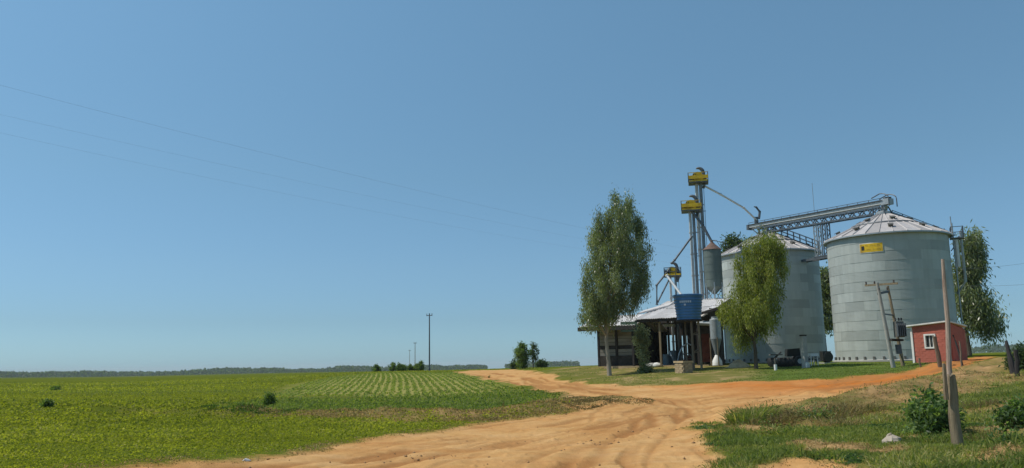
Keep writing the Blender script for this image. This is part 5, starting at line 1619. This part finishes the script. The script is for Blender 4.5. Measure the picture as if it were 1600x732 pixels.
shrub('leafy_bush', 'large fresh green bush left of the thick weathered post', 1447, 22.3, 1.15, 0.95, 60, 46, (0.14, 0.065), (0.09, 0.09, 0.08), 'leaf_bush', 31)
shrub('leafy_bush', 'green bush cut by the right edge of the picture', 1585, 22.0, 0.95, 0.60, 40, 46, (0.13, 0.06), (0.09, 0.09, 0.08), 'leaf_bush', 32)
shrub('leafy_bush', 'lone dark bush in the left field beside the dry strip', 422, 47.0, 0.58, 0.70, 36, 40, (0.15, 0.06), (0.08, 0.08, 0.09), 'leaf_mid', 33)
shrub('leafy_bush', 'tiny dark bush far left in the field beside the dry strip', 79, 49.5, 0.40, 0.34, 24, 40, (0.15, 0.07), (0.08, 0.08, 0.07), 'leaf_mid', 34)
shrub('leafy_bush', 'flat dark bush in the far field at the left edge', 90, 95.0, 0.7, 0.22, 18, 30, (0.25, 0.12), (0.15, 0.15, 0.06), 'leaf_mid', 35)
shrub('grey_bush', 'round grey bush at the foot of the pale sapling by the shed', 1008, 64.5, 1.1, 0.75, 30, 40, (0.16, 0.07), (0.12, 0.12, 0.1), 'euc', 36)
shrub('grey_bush', 'low bluish bush left of the pair of roadside trees', 803, 122.0, 1.5, 1.25, 30, 36, (0.3, 0.14), (0.2, 0.2, 0.18), 'leaf_far', 37)
shrub('grey_bush', 'low bushy growth right of the pair of roadside trees', 846, 122.0, 2.0, 1.3, 36, 36, (0.3, 0.14), (0.22, 0.22, 0.18), 'leaf_far', 38)
shrub('grey_bush', 'dark bush at the right edge beside the broken trunk', 1596, 47.0, 1.0, 1.2, 40, 46, (0.2, 0.08), (0.15, 0.15, 0.15), 'leaf_far', 39)
for i, (px, d, w_, h, lab) in enumerate(((588, 190, 1.9, 1.5, 'single round bush on the horizon left of the others'), (613, 190, 2.0, 2.1, 'biggest of the dark bushes on the horizon left of the poles'),
                             (624, 188, 2.2, 1.6, 'broad bush touching the biggest dark bush on the horizon'), (631, 190, 1.4, 1.2, 'small bush right of the broad one on the horizon'),
                             (640.5, 192, 1.5, 1.3, 'round bush at the foot of the shortest far pole'), (651, 192, 2.0, 1.6, 'bush at the foot of the middle far pole'), (658, 190, 1.2, 2.2, 'upright bush between the middle and the tall far pole'))):
    w_ *= 0.95
    shrub('horizon_bush', lab, px, d, w_, h * 0.8 + 0.3, 36, 30, (0.36, 0.18), (0.18, 0.18, 0.16), 'leaf_mid', 50 + i, 'bushes on the field horizon')

def tuft(name, label, px, d, w_, h, n, mat, seed, cat='weeds', group=None, lean=0.35, wid=0.018, extra=None):
    if d > 26 and d < 34.5 and px > 1120: d *= 0.885; h *= 1.55; w_ *= 1.35; n = int(n * 1.3); wid *= 1.2
    g = on_ground(px, d); rg = np.random.default_rng(seed)
    a = rg.uniform(0, 2 * math.pi, n); r_ = w_ / 2 * rg.random(n) ** 0.6
    P = np.stack([r_ * np.cos(a), r_ * np.sin(a) * 0.8, np.full(n, -0.03)], 1)
    X, Y = g[0] + P[:, 0], g[1] + P[:, 1]
    P[:, 2] += gz(X, Y) - g[2]
    D = unit(np.stack([np.cos(a) * r_ / w_ * 1.2, np.sin(a) * r_ / w_, np.ones(n)], 1) + rg.normal(size=(n, 3)) * lean)
    D[:, 2] = np.abs(D[:, 2])
    L = h * rg.uniform(0.4, 1.1, n)
    o = link(name, leaves_mesh(name, P, D, L, wid * rg.uniform(0.7, 1.5, n), M[mat], np.clip(rg.normal(0.5, 0.25, n), 0, 1), 0.25))
    o.location = tuple(g)
    t = tag(o, label, cat, group)
    if extra:
        mat2, n2, ll, lw = extra                      # leaves on the stalks: child part
        k = rg.integers(0, n, n2); f_ = rg.uniform(0.25, 1.0, n2)
        P2 = P[k] + D[k] * (L[k] * f_)[:, None]
        D2 = unit(rg.normal(size=(n2, 3)) + np.array((0, 0, 0.2)))
        link('leaves', leaves_mesh('leaves', P2, D2, ll * rg.uniform(0.6, 1.2, n2), lw, M[mat2], rg.random(n2)), o)
    return t
GW = 'weeds on the bank by the track'
tuft('grass_clump', 'tall green grass clump at the left tip of the weedy bank', 1163, 29.5, 0.75, 0.62, 420, 'grass', 71, 'grass clump', GW, 0.25, 0.016)
tuft('grass_clump', 'dark green grass clump second from the left tip of the weedy bank', 1190, 30.5, 0.55, 0.55, 260, 'grass', 72, 'grass clump', GW, 0.25, 0.016)
tuft('weed_patch', 'dark mixed weeds low at the left end of the bank beside the green clump', 1180, 28.3, 0.85, 0.30, 220, 'weed', 73, 'weeds', GW, 0.5, 0.02, ('leaf_mid', 240, 0.07, 0.04))
tuft('weed_patch', 'brown and green weeds in the middle of the bank', 1218, 31.0, 1.0, 0.50, 260, 'weed', 74, 'weeds', GW, 0.45, 0.016, ('weed', 420, 0.06, 0.035))
tuft('weed_patch', 'bluish green leafy weed between two brown patches on the bank', 1263, 30.5, 0.6, 0.52, 150, 'grass', 75, 'weeds', GW, 0.4, 0.014, ('leaf_bush', 420, 0.09, 0.045))
tuft('dead_stalks', 'thin dead stalks sticking up above the bank against the orange track', 1268, 33.0, 0.30, 0.62, 16, 'drygrass', 76, 'dead stalks', GW, 0.15, 0.035)
tuft('weed_patch', 'wide reddish brown dry weeds at the right of the bank', 1300, 32.5, 1.25, 0.52, 420, 'weed', 77, 'weeds', GW, 0.45, 0.014, ('weed', 520, 0.055, 0.03))
tuft('weed_patch', 'pale dry weeds just right of the reddish brown patch', 1330, 34.0, 1.1, 0.40, 320, 'drygrass', 78, 'weeds', GW, 0.5, 0.014)
tuft('weed_patch', 'dry brown weeds hanging on the slope below the reddish patch', 1305, 29.0, 1.2, 0.28, 260, 'drygrass', 79, 'weeds', GW, 0.6, 0.014)
tuft('dead_stalks', 'dark dead twigs at the very left tip of the bank', 1139, 29.5, 0.30, 0.48, 18, 'weed', 80, 'dead stalks', GW, 0.3, 0.02)
tuft('grass_clump', 'small flat grass patch on the sandy road left of the bank', 1098, 27.5, 1.0, 0.17, 700, 'grass', 81, 'grass clump', GW, 0.6, 0.02)
tuft('dead_stalks', 'brown dead stalks standing right of the thick weathered post', 1527, 20.0, 0.55, 0.75, 36, 'weed', 82, 'dead stalks', GW, 0.2, 0.012, ('weed', 120, 0.05, 0.025))
tuft('weed_patch', 'grey-green weeds at the foot of the large green bush', 1442, 20.6, 0.8, 0.38, 200, 'grass', 83, 'weeds', GW, 0.5, 0.016, ('leaf_mid', 260, 0.06, 0.035))
tuft('weed_patch', 'tall leafy weeds near the right edge below the cut bush', 1572, 19.5, 0.9, 0.45, 240, 'grass', 84, 'weeds', GW, 0.4, 0.016, ('leaf_bush', 320, 0.08, 0.04))
tuft('weed_patch', 'dry weeds by the bare slope above the large green bush', 1425, 30.0, 1.3, 0.26, 320, 'drygrass', 85, 'weeds', GW, 0.6, 0.014)
tuft('weed_patch', 'dry weeds among rubble on the slope right of the tall pole', 1535, 33.0, 1.6, 0.28, 320, 'weed', 86, 'weeds', GW, 0.6, 0.016)
tuft('weed_patch', 'dark olive weeds filling the bank between the two left grass clumps', 1176, 30.6, 1.0, 0.42, 320, 'weed', 90, 'weeds', GW, 0.45, 0.016, ('leaf_mid', 420, 0.07, 0.04))
tuft('weed_patch', 'dark brown weeds right beside the second grass clump of the bank', 1207, 29.2, 1.0, 0.36, 320, 'weed', 91, 'weeds', GW, 0.5, 0.016, ('weed', 420, 0.06, 0.035))
tuft('weed_patch', 'brownish weeds left of the bluish green leafy weed', 1240, 30.8, 1.0, 0.48, 340, 'weed', 92, 'weeds', GW, 0.45, 0.015, ('weed', 520, 0.06, 0.035))
tuft('weed_patch', 'reddish brown weeds just right of the bluish green leafy weed', 1283, 31.3, 1.1, 0.50, 380, 'weed', 93, 'weeds', GW, 0.45, 0.014, ('weed', 520, 0.055, 0.03))
tuft('weed_patch', 'thin reddish weeds fading out at the right end of the weedy bank', 1347, 33.5, 1.0, 0.30, 260, 'weed', 94, 'weeds', GW, 0.5, 0.014)
tuft('grass_clump', 'green grass clump on the slope beside the orange track, uppermost on the bank', 1390, 33.8, 1.5, 0.22, 420, 'grass', 95, 'grass clump', GW, 0.5, 0.016)
tuft('weed_patch', 'low dark weeds lying before the middle of the bank', 1228, 26.5, 1.2, 0.20, 260, 'grass', 96, 'weeds', GW, 0.6, 0.018, ('leaf_mid', 240, 0.06, 0.035))
tuft('dead_stalks', 'single upright twig by the dry strip at the edge of the dark field', 785, 36.0, 0.12, 0.55, 8, 'weed', 87, 'dead stalks', GW, 0.12, 0.03)
tuft('dead_stalks', 'reddish twig standing at the field edge below the far road bend', 764, 85.0, 0.2, 0.75, 8, 'weed', 88, 'dead stalks', GW, 0.1, 0.08)

# ------------------------------------------------------------------ ground cover nobody could count
def scatter(n, r0, r1, a0_, a1_, rg, power=0.0):
    a = rg.uniform(a0_, a1_, n); u_ = rg.random(n)
    r_ = np.exp(math.log(r0) + u_ * (math.log(r1) - math.log(r0)))
    return r_ * np.sin(a), r_ * np.cos(a), r_
def cover(name, X, Y, h, wid, mat, var, lean, per=1, rg=rng, up=1.0, spread=0.0, bend=0.2):
    X = np.repeat(X, per); Y = np.repeat(Y, per)
    h = np.repeat(np.broadcast_to(h, (len(X) // per,)), per); wid = np.repeat(np.broadcast_to(wid, (len(X) // per,)), per)
    var = np.repeat(var, per)
    n = len(X)
    if spread:
        X = X + rg.normal(size=n) * spread; Y = Y + rg.normal(size=n) * spread
    Z = gz(X, Y) - 0.015
    D = unit(rg.normal(size=(n, 3)) * lean + np.array((0, 0, up))); D[:, 2] = np.abs(D[:, 2])
    o = link(name, leaves_mesh(name, np.stack([X, Y, Z], 1), D, h * rg.uniform(0.5, 1.3, n), wid * rg.uniform(0.7, 1.3, n), M[mat], np.clip(var + rg.normal(size=n) * 0.16, 0, 1), bend))
    return tag(o, kind='stuff')
rg = np.random.default_rng(99)
# near field, left
X, Y, r_ = scatter(105000, 14.5, 66, R(-36), R(4), rg)
m = masks(X, Y)
ok = (m['road'] < -0.02) & (rg.random(len(X)) > np.clip((m['dry'] - 0.25) * 1.6, 0, 0.97)) & (rg.random(len(X)) < (0.35 + 0.9 * vnoise(X * 0.35, Y * 0.35, 61)) * np.clip((66 - r_) / 34, 0, 1))
edge = np.clip((-m['road']) / 0.8, 0.4, 1)
X, Y, r_, edge, dk = X[ok], Y[ok], r_[ok], edge[ok], m['darkf'][ok]
clump = vnoise(X * 0.8, Y * 0.8, 62) * 0.6 + vnoise(X * 0.12, Y * 0.12, 63) * 0.5
s_ = np.clip(r_ / 24, 0.8, 2.2)
near = dk < 0.5
cover('field_plants', X[near], Y[near], (0.085 * s_ * edge * (0.55 + 0.9 * clump))[near], (0.052 * s_)[near], 'field', (clump * 0.75 + 0.12 - np.clip((r_ - 28) / 70, 0, 0.4))[near], 0.9, 3, rg, 0.75, 0.05, 0.3)  # tone lowered with distance in place of missing shadows between plants
cover('field_grass', X[~near], Y[~near], (0.10 * s_ * edge)[~near], (0.04 * s_)[~near], 'cropleaf', (clump * 0.4 + 0.05)[~near], 0.7, 2, rg, 1.0, 0.06, 0.2)
# thinner growth farther out in the field
X, Y, r_ = scatter(70000, 48, 170, R(-36), R(2), rg)
m = masks(X, Y)
bn = vnoise(X * 0.018, Y * 0.10, 64)
ok = (m['road'] < -1.0) & (m['crop'] < 0.3) & (m['dry'] < 0.3) & (rg.random(len(X)) < np.clip((r_ - 46) / 14, 0, 1) * np.clip((175 - r_) / 80, 0, 1) * (0.25 + 0.9 * vnoise(X * 0.2, Y * 0.25, 65)) * (0.4 + bn))
X, Y, r_, bn, dk = X[ok], Y[ok], r_[ok], bn[ok], m['darkf'][ok]
cover('far_field_plants', X, Y, 0.13 * np.clip(r_ / 70, 0.8, 1.6), 0.10 * np.clip(r_ / 70, 0.8, 1.6), 'field', 0.12 + 0.45 * bn + 0.2 * vnoise(X * 0.3, Y * 0.3, 67) - 0.25 * (dk > 0.5), 0.9, 2, rg, 0.6, 0.15, 0.3)
# crop rows on the rise
CP = CROP
cen = CP.mean(0)
d_row = ground_at(600, 584) - ground_at(592, 616); d_row /= np.linalg.norm(d_row)
n_row = np.array((d_row[1], -d_row[0]))
sv = (CP - cen) @ n_row; tv = (CP - cen) @ d_row
rows = np.arange(sv.min(), sv.max(), 0.62)
Xr, Yr = [], []
for s0 in rows:
    t_ = np.arange(tv.min(), tv.max(), 0.16) + rg.random() * 0.1
    off_ = s0 + 0.35 * np.sin(t_ * 0.05 + 1.0)
    Xr.append(cen[0] + n_row[0] * off_ + d_row[0] * t_ + rg.normal(size=len(t_)) * 0.02); Yr.append(cen[1] + n_row[1] * off_ + d_row[1] * t_ + rg.normal(size=len(t_)) * 0.02)
Xr = np.concatenate(Xr); Yr = np.concatenate(Yr)
m = masks(Xr, Yr)
ok = (m['crop'] > 0.35) & (m['road'] < -0.4) & (rg.random(len(Xr)) < 0.93)
Xr, Yr = Xr[ok], Yr[ok]
cover('crop_rows', Xr, Yr, 0.14, 0.16, 'cropleaf', 0.35 + 0.35 * vnoise(Xr * 0.3, Yr * 0.3, 66), 0.9, 3, rg, 0.7, 0.095, 0.2)
# verge on the right
X, Y, r_ = scatter(80000, 13.5, 46, R(11), R(36.5), rg)
m = masks(X, Y)
sandp = sdf_poly(SANDP, X, Y)
ok = (m['road'] < -0.1) & (sandp < 0.1) & (rg.random(len(X)) < np.where(m['dry'] > 0.5, 0.22, 0.4 + 0.9 * vnoise(X * 0.7, Y * 0.7, 71)))
X, Y, r_, dry, edge = X[ok], Y[ok], r_[ok], m['dry'][ok], np.clip((-m['road'][ok]) / 0.8, 0.35, 1)
cl = vnoise(X * 1.1, Y * 1.1, 72)
g_ = dry < 0.5
tall = (vnoise(X * 0.55, Y * 0.55, 76) > 0.60) & (rg.random(len(X)) < 0.55)
cover('verge_weeds', X[tall], Y[tall], (0.20 + 0.18 * cl[tall]), 0.022, 'grass', np.where(vnoise(X[tall] * 0.4, Y[tall] * 0.4, 77) > 0.55, 0.70, 0.25), 0.5, 3, rg, 1.0, 0.06, 0.3)
broad = (vnoise(X * 0.8, Y * 0.8, 78) > 0.70) & g_
cover('verge_herbs', X[broad], Y[broad], 0.09, 0.055, 'leaf_bush', 0.35 + 0.4 * cl[broad], 1.0, 3, rg, 0.6, 0.08, 0.2)
cover('verge_grass', X[g_], Y[g_], (0.13 * (0.5 + 1.0 * cl) * edge)[g_], (0.020 * np.clip(r_ / 22, 0.8, 2))[g_], 'grass', (0.22 + 0.45 * cl)[g_], 0.55, 4, rg, 1.0, 0.05, 0.3)
cover('dry_verge_grass', X[~g_], Y[~g_], (0.12 * (0.4 + cl))[~g_], (0.020 * np.clip(r_ / 22, 0.8, 2))[~g_], 'drygrass', (0.2 + 0.5 * cl)[~g_], 0.8, 4, rg, 0.9, 0.06, 0.3)
# dry strip that divides the left field
X, Y, r_ = scatter(60000, 24, 62, R(-33), R(9), rg)
m = masks(X, Y)
bd = sdf_poly(BUND, X, Y) + fbm(X * 0.4, Y * 0.4, 81) * 2.0
ok = (bd > -0.3) & (m['road'] < -0.05) & (rg.random(len(X)) < np.clip(0.30 + (X + 12) / 22, 0.38, 0.95) * (0.35 + vnoise(X * 0.6, Y * 0.6, 82)))
X, Y, r_ = X[ok], Y[ok], r_[ok]
cl = vnoise(X * 0.9, Y * 0.9, 83)
left_ = np.clip((-6 - X) / 12, 0, 1)
cover('dry_strip_grass', X, Y, 0.20 * (0.3 + 1.1 * cl), 0.035, 'drygrass', (0.08 + 0.55 * cl) * (1 - 0.55 * left_), 0.7, 3, rg, 1.0, 0.08, 0.3)
# dark broken tufts along the left half of the strip
X, Y, r_ = scatter(60000, 36, 62, R(-33), R(-6), rg)
ok = (dist_line(BUNDL, X, Y) + fbm(X * 0.3, Y * 0.3, 121) * 2.0 < 0.35) & (vnoise(X * 0.75, Y * 0.75, 122) > 0.56) & (rg.random(len(X)) < 0.6)
X, Y = X[ok], Y[ok]
cover('strip_tufts', X, Y, 0.20 * (0.4 + vnoise(X, Y, 123)), 0.045, 'leaf_mid', 0.05 + 0.55 * vnoise(X * 0.6, Y * 0.6, 124), 0.6, 3, rg, 1.0, 0.1, 0.3)
# ragged dry grass along the road edges
X, Y, r_ = scatter(150000, 13.5, 62, R(-30), R(33), rg)
rd = sdf_poly(ROAD, X, Y); near_ = np.abs(rd) < 2.5
X, Y, r_ = X[near_], Y[near_], r_[near_]
m = masks(X, Y)
ok = (m['road'] > -0.9) & (m['road'] < 0.30) & (rg.random(len(X)) < 0.5 * vnoise(X * 0.8, Y * 0.8, 85))
X, Y, r_ = X[ok], Y[ok], r_[ok]
cl = vnoise(X * 1.2, Y * 1.2, 86)
cover('road_edge_grass', X, Y, 0.10 * (0.3 + cl), 0.022 * np.clip(r_ / 20, 0.8, 2), 'drygrass', 0.15 + 0.55 * cl, 0.7, 3, rg, 1.0, 0.06, 0.3)
X, Y, r_ = scatter(40000, 28, 46, R(1), R(12), rg)
isl = sdf_poly(ISLE, X, Y)
ok = (isl > -0.3) & (rg.random(len(X)) < vnoise(X * 1.1, Y * 1.1, 88))
X, Y = X[ok], Y[ok]
cover('churned_weeds', X, Y, 0.13 * (0.4 + vnoise(X, Y, 89)), 0.04, 'weed', 0.1 + 0.6 * vnoise(X * 0.9, Y * 0.9, 90), 0.9, 2, rg, 0.8, 0.06, 0.3)
# short lawn and yard grass
X, Y, r_ = scatter(60000, 46, 84, R(2), R(30), rg)
m = masks(X, Y)
yardok = vnoise(X * 0.35, Y * 0.35, 91)
ok = (m['road'] < -0.1) & ((m['lawn'] > 0.5) | ((m['yard'] > 0.5) & (yardok > 0.45)))
X, Y, lw_ = X[ok], Y[ok], m['lawn'][ok]
cover('lawn_grass', X, Y, 0.07, 0.045, 'grass', np.where(lw_ > 0.5, 0.30, 0.55) + 0.1 * rg.normal(size=len(X)), 0.7, 2, rg, 1.0, 0.1, 0.2)

# loose clods and pebbles on the dirt
X, Y, r_ = scatter(16000, 12.5, 60, R(-20), R(28), rg)
m = masks(X, Y)
patch = vnoise(X * 0.45, Y * 0.45, 95)
berm = np.exp(-(dist_line(BERM2, X, Y) / 1.2) ** 2)
ok = (m['road'] > 0.1) & (rg.random(len(X)) < np.clip((patch - 0.66) * 2.2, 0.02, 1) + berm * 0.6)
X, Y, r_ = X[ok], Y[ok], r_[ok]
Z = gz(X, Y)
n = len(X); s_ = 0.012 + 0.034 * rg.random(n) ** 3
base = np.array([(1, 0, 0), (0, 1, 0), (-1, 0, 0), (0, -1, 0), (0, 0, 0.8), (0, 0, -0.5)])
V = np.stack([X, Y, Z + s_ * 0.25], 1)[:, None, :] + base[None] * (s_[:, None] * rg.uniform(0.6, 1.5, (n, 6)))[:, :, None]
Ft = np.array([(0, 1, 4), (1, 2, 4), (2, 3, 4), (3, 0, 4), (1, 0, 5), (2, 1, 5), (3, 2, 5), (0, 3, 5)])
F = (np.arange(n)[:, None, None] * 6 + Ft[None]).reshape(-1, 3)
M['clod'] = simple('dirt_clod', (0.34, 0.20, 0.10), 0.95, 0, 0.3, 1.0, 0.1)
tag(link('dirt_clods', np_mesh('dirt_clods', V.reshape(-1, 3), F, M['clod'])), kind='stuff')

# far wood along the horizon
rg = np.random.default_rng(5)
n = 26000
a = np.concatenate([rg.uniform(az_of(-120), az_of(760), n), rg.uniform(az_of(790), az_of(905), n // 8), rg.uniform(az_of(1500), az_of(1700), n // 8)])
n = len(a)
r_ = 1750 + 260 * rg.random(n)
X, Y = r_ * np.sin(a), r_ * np.cos(a)
hgt = 7.5 + 4.0 * vnoise(a * 60, a * 0 + 3, 3) + 3.0 * vnoise(a * 400, a * 0, 4)
thick = np.clip(0.55 + 0.7 * vnoise(a * 20, a * 0 + 9, 8), 0, 1)
Z = base_z(X, Y) + hgt * thick * rg.random(n) ** 0.7
D = unit(rg.normal(size=(n, 3)))
tag(link('far_wood', leaves_mesh('far_wood', np.stack([X, Y, Z], 1), D, 4.5, 3.6, M['leaf_far'], rg.random(n))), kind='stuff')
#HAZE
HZ0, HZ1 = float(V0min) - 1.0, 26.5
b = MB().box((0, 0, (HZ0 + HZ1) / 2), (19000, 19000, HZ1 - HZ0))
hm = bpy.data.materials.new('thin_summer_haze'); hm.use_nodes = True
ht = hm.node_tree; ht.nodes.clear()
ho = ht.nodes.new('ShaderNodeOutputMaterial'); hv = ht.nodes.new('ShaderNodeVolumePrincipled')
hv.inputs['Color'].default_value = (0.86, 0.95, 0.96, 1)
hv.inputs['Density'].default_value = 0.00011
ht.links.new(hv.outputs[0], ho.inputs['Volume'])
hz = link('haze', b.mesh('haze', hm))
tag(hz, kind='stuff')
